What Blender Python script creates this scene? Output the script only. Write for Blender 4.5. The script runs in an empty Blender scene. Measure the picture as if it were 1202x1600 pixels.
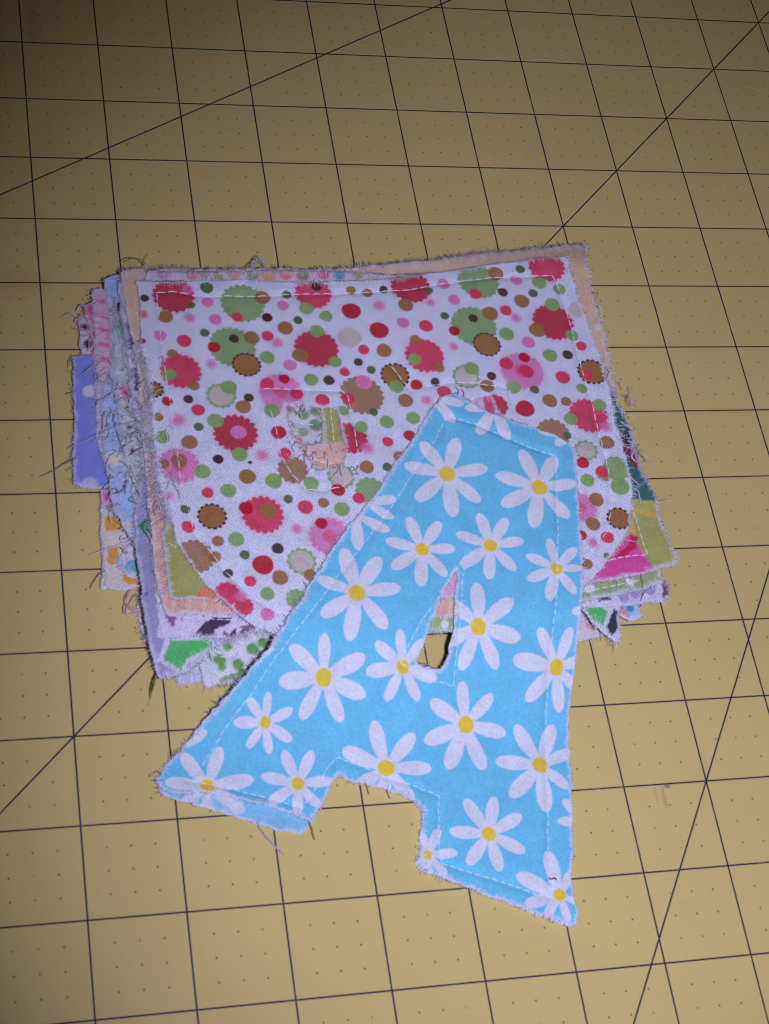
import bpy, math, random
import numpy as np
from mathutils import Matrix, Vector

# ------------------------------------------------------------------ camera, light, exposure
scene = bpy.context.scene
C = scene.collection
CAM_LOC = [-0.04068, -0.47244, 0.44837]
CAM_ROT = [[0.966141, 0.027575, -0.256539], [-0.153272, 0.861165, -0.484667], [0.207557, 0.507577, 0.836233]]
cam_data = bpy.data.cameras.new("camera")
cam_data.sensor_fit = 'HORIZONTAL'
cam_data.sensor_width = 36.0
cam_data.lens = 83.557
cam_data.clip_start = 0.02
cam_data.clip_end = 20.0
cam_data.dof.use_dof = True
cam_data.dof.focus_distance = 0.69
cam_data.dof.aperture_fstop = 60.0
cam = bpy.data.objects.new("camera", cam_data)
C.objects.link(cam)
rot = Matrix(CAM_ROT)
cam.matrix_world = Matrix.Translation(CAM_LOC) @ rot.to_4x4()
scene.camera = cam
right, up, back = (Vector(rot.col[i]) for i in range(3))

world = bpy.data.worlds.new("World")
scene.world = world
world.use_nodes = True
bg = world.node_tree.nodes["Background"]
bg.inputs[0].default_value = (0.60, 0.53, 0.62, 1)
bg.inputs[1].default_value = 0.048

# the camera's own flash, beside and a little below the lens
flash_data = bpy.data.lights.new("flash", 'SPOT')
flash_data.energy = 12.2
flash_data.color = (0.612, 0.61, 0.94)
flash_data.spot_size = math.radians(56.5)
flash_data.spot_blend = 1.0
flash_data.shadow_soft_size = 0.008
flash = bpy.data.objects.new("flash", flash_data)
C.objects.link(flash)
flash.location = Vector(CAM_LOC) + right * 0.042 - up * 0.007
aim = Vector((0.166, -0.244, 0.0))
flash.rotation_euler = (aim - flash.location).to_track_quat('-Z', 'Y').to_euler()

scene.view_settings.view_transform = 'Standard'
scene.view_settings.look = 'None'
scene.view_settings.exposure = 0.0
scene.view_settings.gamma = 1.0
scene.cycles.filter_width = 1.05

rng = np.random.default_rng(7)

#ZFUN-BEGIN
def sstep(a, b, v):
    t = np.clip((v - a) / (b - a), 0, 1)
    return t * t * (3 - 2 * t)
def lift(k, x, y):
    """height in mm of layer k of the pile (or of the letter A lying on it) at x, y in mm"""
    if k == 'A':
        h = 1.5 + 17.6 * sstep(-293, -252, y)
        return h + 0.5 * np.sin(x * .055 + y * .03) * sstep(-300, -260, y)
    xl = 22 + (y + 250) * .03
    dx = np.maximum(np.maximum(xl - x, x - 182), 0)
    dy = np.maximum(np.maximum(-252 - y, y + 132), 0)
    s = .5 * sstep(0, 26, np.hypot(dx, dy))
    z = (k * 1.05 + .9) * (1 - s)
    return z + (k / 16.0) * (.5 * np.sin(x * .06 + 1) * np.sin(y * .07) - .25)
#ZFUN-END

# ------------------------------------------------------------------ traced data (mm on the mat)
DATA = {'A':{'out':[[69.4,-242.1],[74.7,-234.7],[80.1,-227.5],[84.8,-222.7],[91.6,-214.7],[97.2,-206.9],[102.8,-200.0],[107.6,-193.2],[111.4,-188.5],[115.2,-184.3],
[119.6,-183.0],[122.0,-185.4],[125.3,-188.1],[129.6,-190.4],[135.2,-193.1],[141.0,-195.4],[146.8,-198.2],[150.9,-200.9],[153.5,-203.5],[152.5,-210.9],[151.2,-219.5],
[149.7,-227.9],[148.5,-236.2],[146.9,-244.2],[145.1,-252.0],[143.5,-259.2],[142.3,-265.3],[141.4,-271.2],[140.5,-277.1],[139.6,-280.6],[138.6,-288.2],[138.0,-293.8],
[136.4,-302.4],[134.8,-310.9],[133.7,-316.4],[132.7,-322.4],[130.9,-327.8],[130.8,-331.0],[130.1,-335.3],[130.6,-339.6],[129.0,-343.2],[126.8,-343.3],[123.8,-341.6],
[119.9,-339.7],[114.0,-336.6],[108.0,-333.7],[102.1,-330.8],[96.3,-327.6],[90.8,-325.2],[88.4,-323.4],[87.8,-322.1],[89.4,-320.6],[90.2,-315.7],[91.7,-311.5],
[92.8,-307.7],[91.4,-305.6],[89.0,-303.5],[85.5,-301.8],[78.6,-299.2],[73.6,-297.6],[70.5,-295.5],[68.3,-297.7],[65.4,-302.8],[61.8,-307.4],[60.5,-308.6],
[55.4,-305.9],[49.9,-303.6],[44.3,-301.7],[37.4,-299.6],[32.4,-298.3],[25.3,-298.2],[21.6,-296.3],[20.5,-293.4],[21.6,-292.8],[24.8,-289.0],[27.7,-286.8],
[31.6,-282.4],[35.4,-278.8],[39.1,-275.6],[42.8,-272.5],[46.5,-269.0],[50.3,-265.8],[53.4,-263.0],[58.8,-256.2],[63.7,-249.7]],'back':[[69.4,-242.1],[74.7,-234.7],
[80.1,-227.5],[84.8,-222.7],[91.6,-214.7],[97.2,-206.9],[102.8,-200.0],[107.6,-193.2],[111.4,-188.5],[115.2,-184.3],[119.6,-183.0],[122.0,-185.4],[125.3,-188.1],
[129.6,-190.4],[135.2,-193.1],[141.0,-195.4],[146.8,-198.2],[150.9,-200.9],[153.5,-203.5],[152.5,-210.9],[151.2,-219.5],[149.7,-227.9],[148.5,-236.2],[146.9,-244.2],
[145.1,-252.0],[143.5,-259.2],[142.3,-265.3],[141.4,-271.2],[140.5,-277.1],[139.6,-280.6],[138.6,-288.2],[138.0,-293.8],[136.4,-302.4],[134.8,-310.9],[133.7,-316.4],
[132.7,-322.4],[130.9,-327.8],[130.8,-331.0],[130.1,-335.3],[130.6,-339.6],[129.0,-343.2],[126.8,-343.3],[123.8,-341.6],[119.9,-339.7],[114.0,-336.6],[108.0,-333.7],
[102.1,-330.8],[96.3,-327.6],[90.8,-325.2],[88.4,-323.4],[87.8,-322.1],[89.4,-320.6],[90.2,-315.7],[91.7,-311.5],[92.8,-307.7],[91.4,-305.6],[89.0,-303.5],
[85.5,-301.8],[78.6,-299.2],[73.6,-297.6],[70.5,-295.5],[68.3,-297.7],[65.4,-302.8],[61.8,-307.4],[59.2,-310.9],[57.6,-311.7],[51.9,-310.5],[46.4,-308.2],
[40.3,-305.2],[33.5,-302.4],[25.2,-299.5],[21.2,-297.3],[20.5,-293.4],[21.6,-292.8],[24.8,-289.0],[27.7,-286.8],[31.6,-282.4],[35.4,-278.8],[39.1,-275.6],
[42.8,-272.5],[46.5,-269.0],[50.3,-265.8],[53.4,-263.0],[58.8,-256.2],[63.7,-249.7]],'hole':[[109.5,-242.2],[109.4,-246.1],[108.1,-250.0],[106.9,-253.9],
[106.5,-257.4],[105.6,-262.4],[104.3,-266.7],[102.7,-269.5],[101.3,-271.0],[99.9,-270.7],[97.0,-269.6],[94.5,-268.4],[96.5,-264.0],[98.1,-260.4],[101.8,-253.7],
[105.2,-248.4],[108.2,-243.8]],'st':[[[114.5,-192.6],[116.3,-191.4],[124.2,-194.2],[131.2,-197.9],[139.5,-202.9],[147.2,-206.1],[145.4,-215.1],[143.5,-224.3],
[142.3,-231.8],[139.4,-243.8],[137.9,-251.6],[136.0,-258.8],[134.5,-266.1],[133.6,-273.8],[132.7,-281.3],[131.7,-290.5],[130.3,-297.9],[129.1,-304.7],[127.5,-313.1],
[125.9,-321.3],[125.0,-326.7],[123.6,-334.7],[119.0,-333.5],[112.0,-330.2],[104.9,-327.2],[99.9,-325.2],[94.9,-322.9],[95.2,-318.3],[96.0,-312.9],[96.6,-308.5],
[97.7,-304.1],[95.7,-302.9],[90.6,-300.3],[85.5,-298.2],[76.4,-293.5],[70.8,-290.9],[67.4,-293.7],[65.5,-296.6],[61.8,-301.7],[58.6,-304.6],[51.9,-301.9],
[37.7,-296.9],[28.5,-294.4],[33.3,-290.6],[36.4,-286.6],[40.3,-281.5],[44.2,-277.4],[48.7,-272.8],[53.2,-267.4],[57.8,-262.6],[68.0,-251.4],[73.2,-244.9],
[80.9,-236.4],[89.7,-226.2],[96.9,-217.3],[103.7,-207.6],[110.4,-199.4],[114.5,-192.6]],[[113.3,-237.6],[107.7,-244.5],[102.0,-252.2],[96.9,-257.7],[93.0,-263.3],
[89.9,-268.5],[94.8,-270.8],[100.5,-273.0],[105.2,-274.7],[106.4,-266.7],[107.5,-260.7],[109.0,-254.0],[110.7,-246.2],[112.7,-239.2]]],'daisy':[[[112.1,-211.3],
[[106.0,-199.6],[117.2,-199.0],[124.8,-209.6],[120.4,-221.1],[111.4,-225.8],[101.1,-220.0],[99.6,-207.7]],1],[[139.4,-217.0],[[136.4,-203.7],[147.0,-206.1],
[151.4,-215.7],[146.6,-227.8],[134.8,-230.6],[126.6,-222.6],[126.8,-212.1]],1],[[100.3,-236.0],[[97.9,-225.2],[107.1,-227.2],[110.2,-236.0],[106.2,-244.9],
[97.9,-247.9],[90.2,-241.9],[90.0,-232.7]],1],[[120.9,-235.6],[[119.4,-224.7],[127.5,-227.0],[131.1,-234.6],[126.8,-244.3],[118.3,-246.6],[111.1,-241.9],
[111.3,-231.2]],1],[[139.2,-244.2],[[138.8,-234.5],[146.4,-237.8],[146.7,-244.6],[143.2,-252.7],[134.8,-254.2],[129.7,-247.4],[130.8,-239.5]],1],[[79.0,-249.4],
[[77.2,-234.9],[87.4,-238.2],[91.9,-248.0],[86.4,-260.0],[75.2,-262.7],[67.8,-256.1],[68.3,-244.4]],1],[[113.1,-260.4],[[114.5,-247.4],[124.3,-253.2],[125.4,-263.9],
[118.3,-271.1],[107.4,-270.9],[102.2,-264.2],[105.6,-252.3]],1],[[90.6,-269.4],[[90.0,-260.1],[96.9,-263.1],[100.5,-272.7],[95.0,-277.8],[85.4,-277.4],
[79.8,-270.4],[82.7,-263.3]],1],[[67.8,-271.2],[[58.5,-263.3],[68.4,-260.6],[79.8,-266.6],[79.6,-276.0],[72.6,-282.0],[61.0,-280.8],[55.2,-271.8]],1],[[136.0,-271.4],
[[131.0,-261.4],[140.7,-261.9],[145.1,-270.0],[142.7,-277.6],[136.6,-282.6],[126.6,-279.2],[123.0,-268.9]],1],[[108.4,-284.4],[[98.2,-277.9],[107.7,-273.5],
[116.7,-277.2],[120.0,-287.4],[111.9,-297.4],[101.4,-296.5],[95.8,-288.3]],1],[[84.0,-294.9],[[81.7,-282.0],[93.2,-285.9],[96.8,-295.9],[90.1,-305.0],[80.5,-308.6],
[73.9,-300.4],[72.3,-288.9]],1],[[128.6,-297.1],[[123.1,-285.2],[134.4,-285.6],[138.7,-293.5],[135.4,-304.6],[127.4,-311.1],[117.9,-305.9],[115.6,-295.1]],
1],[[109.7,-316.1],[[104.6,-305.5],[113.3,-305.5],[120.0,-311.4],[119.1,-322.0],[110.9,-326.9],[102.1,-324.2],[98.7,-314.5]],1],[[126.3,-334.8],[[125.4,-322.1],
[131.4,-328.3],[131.6,-337.6],[127.2,-342.5],[120.8,-340.6],[115.9,-336.5],[115.3,-328.0]],1],[[91.4,-320.6],[[96.0,-313.5],[99.9,-320.6],[95.9,-326.5],
[90.8,-327.7],[87.1,-324.4],[86.4,-319.2],[91.0,-314.2]],1],[[51.2,-281.0],[[46.6,-274.8],[52.3,-273.8],[58.9,-278.3],[58.4,-285.9],[52.0,-288.8],[45.9,-286.8],
[42.4,-280.3]],1],[[34.2,-296.7],[[28.1,-287.1],[38.7,-286.1],[46.9,-295.5],[43.3,-304.3],[33.0,-306.5],[26.4,-301.5],[22.8,-294.8]],1],[[58.8,-297.8],
[[55.8,-288.1],[63.9,-288.8],[68.4,-297.3],[64.0,-305.0],[57.5,-306.8],[50.0,-302.9],[48.9,-294.7]],1],[[130.9,-188.5],[[121.4,-188.5],[123.9,-198.0],[133.1,-200.1],
[140.1,-192.3]],0],[[82.7,-224.4],[[91.7,-229.7],[81.4,-235.5]],0],[[86.2,-220.3],[[95.4,-218.8],[93.5,-225.5]],0],[[112.5,-184.7],[[117.6,-193.6],[121.6,-187.1]],
0],[[138.5,-315.0],[[130.0,-313.9],[133.0,-307.8]],0],[[148.9,-256.7],[[141.3,-258.0]],0],[[29.3,-285.5],[[35.1,-281.9]],0],[[48.8,-266.0],[[53.8,-263.7]],
0],[[155.6,-197.8],[[143.1,-196.8],[147.5,-202.2]],0]]},'B':{'out':[[26.9,-139.9],[32.3,-139.9],[40.1,-139.7],[49.9,-139.6],[59.9,-139.1],[75.2,-140.0],
[91.1,-139.4],[104.0,-138.7],[119.5,-136.0],[128.4,-134.6],[153.7,-130.3],[167.7,-128.5],[167.6,-131.6],[167.8,-144.6],[169.4,-157.6],[170.6,-167.9],[170.4,-178.6],
[169.3,-193.2],[169.8,-201.6],[169.9,-211.9],[169.0,-218.6],[165.9,-229.6],[162.4,-234.6],[158.3,-239.0],[152.8,-244.6],[149.3,-247.0],[146.5,-248.9],[140.1,-251.6],
[128.1,-252.7],[118.8,-246.1],[112.4,-239.0],[105.5,-240.3],[96.3,-250.2],[86.1,-256.3],[71.3,-259.8],[60.4,-260.2],[55.3,-259.0],[49.8,-256.5],[44.5,-252.7],
[39.5,-246.3],[36.4,-242.2],[33.5,-236.5],[30.4,-230.7],[30.5,-223.2],[27.9,-213.0],[27.5,-201.6],[27.3,-194.9],[28.2,-184.3],[27.7,-173.6],[26.9,-166.4],
[27.1,-154.4],[27.7,-141.4]],'holes':[[[66.9,-185.1],[71.8,-185.0],[77.3,-185.9],[82.7,-186.4],[83.1,-192.8],[83.3,-200.7],[81.8,-206.0],[78.3,-207.5],
[73.4,-208.3],[71.7,-206.8],[69.6,-202.1],[67.3,-196.6],[66.8,-190.2]],[[124.8,-183.5],[128.4,-182.4],[131.3,-182.2],[132.3,-187.8],[134.0,-199.3],[126.5,-201.3],
[122.6,-198.9],[122.6,-189.8]]],'st':[[[32.7,-143.7],[38.1,-143.4],[45.7,-144.9],[63.0,-144.8],[75.8,-143.8],[87.2,-143.9],[101.0,-143.2],[111.9,-142.5],
[123.0,-140.0],[140.1,-137.3],[161.1,-136.3],[162.0,-139.4],[163.2,-148.8],[163.6,-159.8],[163.5,-169.8],[163.8,-183.8],[163.4,-196.3],[163.6,-205.9],[163.0,-215.0],
[162.2,-221.7],[158.6,-231.3],[149.5,-240.7],[141.1,-246.8]],[[32.8,-143.9],[32.6,-169.6],[33.2,-183.2],[33.6,-206.0],[33.8,-212.4],[35.7,-227.5],[40.1,-234.2],
[43.7,-240.7],[50.7,-248.8],[59.0,-255.0]],[[61.2,-179.2],[73.1,-179.4],[85.2,-180.4],[86.7,-182.0],[86.9,-189.7],[86.8,-202.2],[84.2,-210.6],[80.0,-213.6],
[74.2,-214.6],[69.9,-214.2],[66.0,-209.6],[63.5,-202.7],[63.2,-192.6],[62.0,-183.5]],[[101.8,-171.3],[106.8,-180.9]],[[111.6,-179.1],[119.7,-177.2],[128.2,-177.9],
[138.0,-179.7],[138.2,-187.9]]],'dots':[[37.9,-145.0,6.38,'R',1],[42.4,-142.7,2.19,'P',2],[42.9,-148.5,1.25,'D',0],[34.7,-152.9,2.31,'B',0],[29.0,-146.1,1.39,'K',0],
[28.0,-152.2,1.99,'C',2],[41.9,-153.3,2.33,'P',2],[48.0,-147.4,1.88,'P',0],[48.3,-141.9,2.05,'D',0],[58.8,-147.6,6.95,'G',1],[65.2,-145.4,2.46,'B',0],[56.5,-152.7,1.73,'C',0],
[65.7,-152.8,1.58,'K',0],[73.0,-144.2,1.52,'D',0],[71.2,-148.3,1.83,'P',0],[49.7,-153.8,1.95,'P',0],[75.2,-153.9,1.43,'D',0],[70.9,-156.8,2.37,'B',0],[45.9,-158.8,1.47,'D',0],
[32.5,-159.7,1.91,'P',0],[39.4,-161.8,2.23,'C',0],[26.8,-162.0,1.21,'R',0],[53.8,-163.8,7.37,'G',1],[54.6,-160.8,1.56,'K',0],[60.1,-160.3,2.42,'B',0],[48.2,-164.0,1.93,'R',0],
[65.1,-159.6,1.88,'C',0],[67.7,-162.2,2.35,'P',2],[35.5,-166.5,1.68,'B',0],[37.4,-172.7,6.06,'C',1],[33.9,-173.9,2.03,'G',0],[40.8,-177.9,1.66,'B',0],[46.8,-170.0,2.15,'P',2],
[57.3,-170.4,4.48,'B',3],[63.9,-167.7,2.33,'G',0],[70.5,-170.7,2.11,'P',0],[29.0,-179.2,2.53,'B',3],[32.4,-183.2,1.64,'R',0],[38.6,-182.7,1.5,'K',0],[48.4,-181.5,4.69,'E',4],
[51.0,-178.5,2.44,'G',0],[56.5,-182.5,1.52,'K',0],[54.5,-185.7,2.35,'B',0],[41.1,-186.5,2.02,'C',0],[34.9,-189.8,2.96,'P',2],[40.6,-192.4,1.48,'D',0],[45.7,-190.4,2.46,'G',0],
[51.1,-195.0,6.57,'R',1],[52.0,-194.7,2.39,'P',0],[51.4,-202.5,2.37,'G',0],[37.4,-197.6,2.42,'B',0],[29.8,-195.6,2.19,'G',0],[29.3,-188.7,1.47,'B',0],[45.0,-203.9,1.54,'K',0],
[58.0,-202.9,2.69,'P',2],[52.8,-210.0,2.44,'B',0],[60.3,-211.5,2.46,'G',0],[33.6,-205.4,5.82,'P',1],[33.8,-203.7,2.33,'B',0],[40.1,-207.8,2.34,'G',0],[29.3,-204.8,1.59,'B',0],
[66.4,-180.6,6.56,'P',1],[68.0,-175.9,1.71,'R',0],[62.6,-177.7,2.16,'C',0],[71.0,-181.4,2.01,'C',0],[62.9,-187.2,2.44,'G',0],[63.8,-195.0,2.28,'R',0],[64.7,-202.3,1.96,'C',0],
[81.3,-143.8,5.72,'C',1],[82.6,-141.1,1.67,'K',0],[78.4,-149.5,2.27,'G',0],[92.3,-150.8,3.02,'R',0],[93.5,-142.7,1.58,'B',0],[98.6,-143.7,1.69,'B',0],[104.0,-142.4,1.38,'K',0],
[101.4,-148.8,2.63,'P',2],[110.0,-148.7,2.45,'B',0],[112.9,-141.4,6.46,'R',1],[118.6,-142.8,1.3,'D',0],[118.0,-147.7,2.05,'P',2],[123.9,-140.2,2.07,'P',0],
[126.1,-146.6,1.96,'P',0],[135.6,-139.1,6.86,'G',1],[142.1,-135.7,2.56,'B',0],[133.6,-144.2,1.98,'C',0],[143.0,-143.3,1.67,'K',0],[150.7,-134.0,1.57,'D',0],
[148.6,-138.4,2.01,'P',0],[153.1,-143.6,1.57,'D',0],[148.7,-146.7,2.57,'B',0],[156.1,-139.3,2.48,'G',0],[159.8,-132.7,6.22,'C',1],[162.1,-129.9,1.36,'B',0],
[162.4,-141.8,2.14,'G',0],[166.9,-149.8,2.92,'E',0],[157.7,-154.7,6.93,'R',1],[158.8,-147.9,2.47,'G',0],[151.6,-157.9,2.67,'B',0],[163.1,-159.6,2.12,'G',0],
[142.6,-150.5,2.0,'C',0],[145.3,-153.3,2.45,'P',2],[130.8,-156.7,7.64,'G',1],[131.1,-153.7,1.53,'K',0],[137.1,-151.8,2.65,'B',0],[124.1,-158.6,1.83,'R',0],
[121.9,-152.9,1.4,'D',0],[115.1,-156.9,2.24,'C',0],[108.0,-155.6,2.0,'P',0],[99.9,-158.4,3.02,'R',0],[84.1,-152.5,2.06,'G',0],[80.5,-158.1,2.25,'G',0],
[75.2,-153.8,1.43,'D',0],[70.9,-156.7,2.34,'B',0],[65.8,-152.8,1.63,'K',0],[79.4,-164.7,6.92,'R',1],[74.1,-167.1,2.53,'B',0],[84.5,-169.7,2.04,'G',0],[90.1,-160.9,3.7,'E',0],
[94.0,-165.4,1.75,'C',0],[100.3,-165.9,2.38,'B',0],[91.7,-169.9,1.43,'K',0],[95.3,-172.7,1.44,'D',0],[86.9,-173.5,1.63,'C',0],[110.8,-162.2,1.79,'B',0],
[112.8,-168.0,6.1,'C',1],[109.5,-169.3,2.09,'G',0],[116.7,-172.5,1.68,'B',0],[122.7,-164.6,2.14,'P',2],[133.8,-163.6,4.57,'B',3],[141.1,-159.6,2.42,'G',0],
[147.7,-162.7,2.21,'P',0],[153.9,-167.7,2.42,'G',0],[159.9,-167.3,1.77,'K',0],[165.3,-163.8,1.78,'C',0],[143.4,-173.8,7.03,'P',1],[145.1,-168.6,1.86,'R',0],
[138.7,-170.9,2.27,'C',0],[144.7,-173.9,2.38,'C',0],[139.4,-179.7,2.35,'G',0],[146.0,-180.8,1.5,'D',0],[156.3,-176.1,2.4,'C',0],[166.5,-174.0,4.95,'B',3],
[164.3,-175.1,1.98,'C',0],[161.7,-180.3,1.85,'G',0],[102.4,-174.9,4.55,'B',3],[102.3,-179.0,2.27,'G',0],[108.5,-178.5,1.87,'R',0],[114.7,-177.5,1.46,'K',0],
[124.9,-175.6,4.45,'E',4],[127.2,-172.6,2.35,'G',0],[131.1,-179.0,2.33,'B',0],[133.1,-175.4,1.5,'K',0],[91.0,-181.9,6.93,'B',1],[92.3,-177.1,2.56,'P',0],
[86.5,-183.0,2.03,'C',0],[93.7,-187.9,1.43,'D',0],[76.2,-176.2,2.22,'G',0],[81.6,-176.5,1.72,'K',0],[116.9,-181.2,2.3,'C',0],[104.2,-184.0,2.37,'B',0],
[97.2,-191.6,2.25,'G',0],[105.6,-190.3,2.16,'G',0],[110.9,-184.1,2.28,'P',2],[96.4,-198.5,1.73,'C',0],[103.5,-196.5,1.94,'R',0],[88.6,-207.3,2.2,'B',0],
[94.8,-207.5,1.51,'D',0],[85.1,-197.3,5.23,'R',1],[89.1,-193.3,2.03,'G',0],[89.9,-200.8,2.62,'P',2],[78.5,-183.8,2.21,'C',0],[84.3,-187.7,1.82,'G',0],[132.3,-186.2,3.99,'R',1],
[141.4,-187.8,2.95,'R',0],[150.0,-185.0,2.46,'B',0],[155.3,-185.3,1.72,'B',0],[161.5,-190.6,6.24,'C',1],[166.0,-186.6,2.17,'G',0],[155.4,-191.7,2.24,'G',0],
[166.2,-195.0,2.37,'P',2],[148.6,-196.9,5.25,'B',1],[152.9,-197.8,1.37,'D',0],[166.1,-210.1,4.34,'G',1],[165.9,-216.2,2.96,'G',0],[161.6,-211.7,2.76,'G',1],
[161.2,-211.2,2.03,'C',0],[155.9,-213.9,2.19,'G',0],[152.1,-223.0,4.83,'P',1],[157.4,-220.5,2.31,'B',0],[154.5,-228.7,2.3,'B',0],[163.1,-227.0,3.66,'B',3],
[158.2,-233.2,2.06,'C',0],[153.2,-235.0,2.41,'P',2],[150.1,-232.4,1.69,'R',0],[149.5,-242.0,1.92,'B',0],[156.5,-239.6,1.08,'D',0],[165.1,-200.7,2.37,'B',0],
[157.8,-203.4,3.69,'E',4],[155.7,-207.8,2.01,'R',0],[45.0,-203.9,1.54,'K',0],[52.7,-210.0,2.36,'B',0],[46.8,-214.4,2.27,'G',0],[40.8,-214.9,1.74,'C',0],
[34.0,-219.9,1.44,'D',0],[41.3,-222.6,4.2,'B',3],[55.8,-222.5,6.02,'C',1],[51.2,-220.2,2.05,'R',0],[57.4,-221.3,2.36,'B',0],[60.3,-211.7,2.38,'G',0],[63.8,-217.6,1.41,'D',0],
[68.5,-220.3,2.24,'C',0],[74.0,-219.0,1.65,'B',0],[78.9,-214.8,2.13,'R',0],[79.1,-221.2,2.33,'G',0],[65.0,-227.2,2.21,'P',2],[74.3,-230.0,6.08,'P',1],[72.5,-225.6,1.79,'R',0],
[58.8,-233.4,1.75,'K',0],[65.1,-237.8,4.38,'E',4],[54.0,-238.4,3.04,'R',0],[58.3,-242.6,2.32,'B',0],[66.9,-242.2,1.82,'B',0],[47.3,-230.1,2.32,'G',0],[42.1,-230.5,1.73,'B',0],
[34.2,-225.7,1.94,'C',0],[49.2,-235.1,1.45,'D',0],[35.3,-235.2,5.35,'B',1],[40.7,-235.4,1.79,'B',0],[43.9,-240.6,1.43,'K',0],[49.8,-243.4,1.72,'C',0],[54.1,-247.5,2.01,'G',0],
[53.4,-253.7,1.93,'P',0],[43.0,-247.1,3.56,'C',1],[47.1,-251.2,2.7,'C',1],[46.8,-248.0,2.14,'P',2],[62.1,-249.4,3.03,'G',1],[66.3,-208.0,4.52,'B',1],[71.2,-212.6,2.26,'G',0],
[80.4,-210.3,4.21,'E',4],[29.4,-215.6,2.01,'P',2],[88.5,-215.3,4.56,'G',1],[84.6,-217.8,1.86,'C',0],[99.2,-203.8,1.92,'B',0],[54.1,-205.3,0.65,'K',0]]},'orchard':{'k':15,'out':[[29.4,-140.6],
[31.3,-135.1],[44.6,-135.3],[64.5,-134.8],[80.7,-134.7],[97.2,-134.8],[105.4,-135.5],[126.4,-135.3],[148.4,-132.6],[163.5,-131.4],[164.8,-138.0],[166.0,-158.1],
[168.8,-174.4],[172.5,-179.6],[173.4,-188.2],[174.3,-197.5],[174.7,-209.3],[176.1,-214.1],[177.0,-220.8],[177.1,-228.1],[178.0,-234.7],[179.1,-240.6],[177.7,-242.5],
[174.1,-243.3],[170.8,-244.4],[165.1,-245.4],[157.6,-246.4],[150.7,-247.5],[134.8,-250.3],[117.3,-250.3],[107.3,-250.6],[96.4,-250.7],[79.8,-250.1],[59.9,-248.9],
[40.8,-248.1],[33.0,-247.9],[28.9,-248.2],[27.0,-247.1],[26.7,-240.5],[27.1,-233.8],[27.1,-226.2],[29.3,-217.9],[29.3,-194.3],[29.9,-167.5]],'holes':[[[66.3,-181.2],
[78.8,-182.2],[77.9,-191.0],[77.1,-198.2],[71.9,-199.3],[70.9,-203.9],[72.0,-209.8],[64.9,-209.7],[63.7,-197.6]],[[113.0,-200.3],[126.9,-200.7],[124.6,-223.1],
[110.9,-222.7]]],'st':[[[162.7,-221.1],[168.7,-222.8],[169.3,-230.7],[169.9,-238.9],[164.3,-239.1],[158.7,-240.0],[146.5,-242.2]],[[80.9,-185.5],[80.7,-191.0],
[80.3,-197.3]],[[72.9,-203.5],[76.9,-204.9],[81.9,-205.3]]],'sh':[['p',[[28.4,-130.4],[109.8,-128.3],[107.3,-142.4],[27.3,-142.8]],(215,195,212)],['c',35.7,-136.1,1.96,(190,150,185)],
['c',44.5,-136.5,1.77,(222,120,145)],['c',48.1,-135.7,1.78,(165,162,80)],['c',52.6,-136.6,1.59,(175,170,70)],['c',57.4,-135.6,2.2,(228,150,115)],['c',63.4,-136.3,1.81,(140,165,95)],
['c',68.4,-136.0,2.62,(218,160,130)],['c',73.9,-135.5,2.43,(228,140,105)],['c',79.1,-136.2,2.03,(150,140,100)],['c',85.7,-135.7,2.05,(215,100,140)],['c',90.8,-136.1,1.85,(80,150,180)],
['c',97.0,-135.6,1.86,(175,170,80)],['p',[[169.0,-178.1],[176.9,-180.7],[181.1,-216.0],[177.7,-221.3],[168.7,-219.7],[163.4,-202.0]],(48,98,100)],['p',[[169.3,-199.8],
[172.0,-197.5],[175.4,-207.3],[173.0,-210.2]],(125,40,62)],['p',[[175.0,-192.8],[176.1,-194.7],[170.2,-203.3],[169.7,-199.8]],(70,60,85)],['p',[[169.4,-216.9],
[178.4,-211.4],[178.5,-212.8],[169.4,-218.4]],(90,140,130)],['p',[[168.5,-219.7],[178.1,-221.5],[177.4,-228.1],[168.7,-224.5]],(176,176,100)],['p',[[167.9,-222.3],
[177.5,-225.7],[177.5,-227.5],[167.9,-224.3]],(212,170,85)],['p',[[166.7,-222.3],[168.7,-224.5],[167.8,-232.1],[164.5,-234.2]],(205,182,95)],['p',[[144.2,-252.6],
[166.0,-231.6],[170.9,-244.7],[152.5,-250.8]],(228,72,160)],['p',[[158.4,-239.3],[162.8,-236.9],[165.5,-234.2],[165.7,-231.2],[168.1,-233.2],[166.7,-236.6],
[162.0,-239.4]],(195,38,82)],['p',[[33.0,-248.7],[35.5,-245.6],[39.8,-243.3],[44.5,-250.1]],(240,132,98)],['p',[[122.0,-177.2],[139.6,-177.3],[136.7,-191.8],
[119.6,-191.4]],(215,190,215)],['p',[[129.6,-177.7],[132.9,-177.7],[131.9,-189.4],[128.7,-189.3]],(205,70,110)],['p',[[70.2,-198.1],[84.7,-197.8],[83.1,-208.9],
[68.8,-208.7]],(238,178,158)],['c',109.3,-245.2,0.95,(230,70,150)],['p',[[106.2,-237.7],[113.8,-238.0],[111.5,-250.4],[104.0,-250.1]],(226,170,200)]]},'salmon':{'k':14,'out':[[23.1,-134.3],
[24.4,-133.1],[33.1,-133.6],[44.9,-133.5],[64.7,-133.2],[81.2,-132.9],[97.9,-132.2],[121.4,-128.5],[137.5,-125.9],[155.1,-123.1],[173.9,-119.0],[179.0,-119.4],
[176.0,-126.1],[174.5,-139.7],[174.7,-149.1],[174.8,-158.4],[174.6,-166.7],[173.5,-175.9],[172.5,-187.2],[170.6,-201.5],[165.6,-221.6],[155.6,-238.7],[141.6,-247.8],
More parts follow.
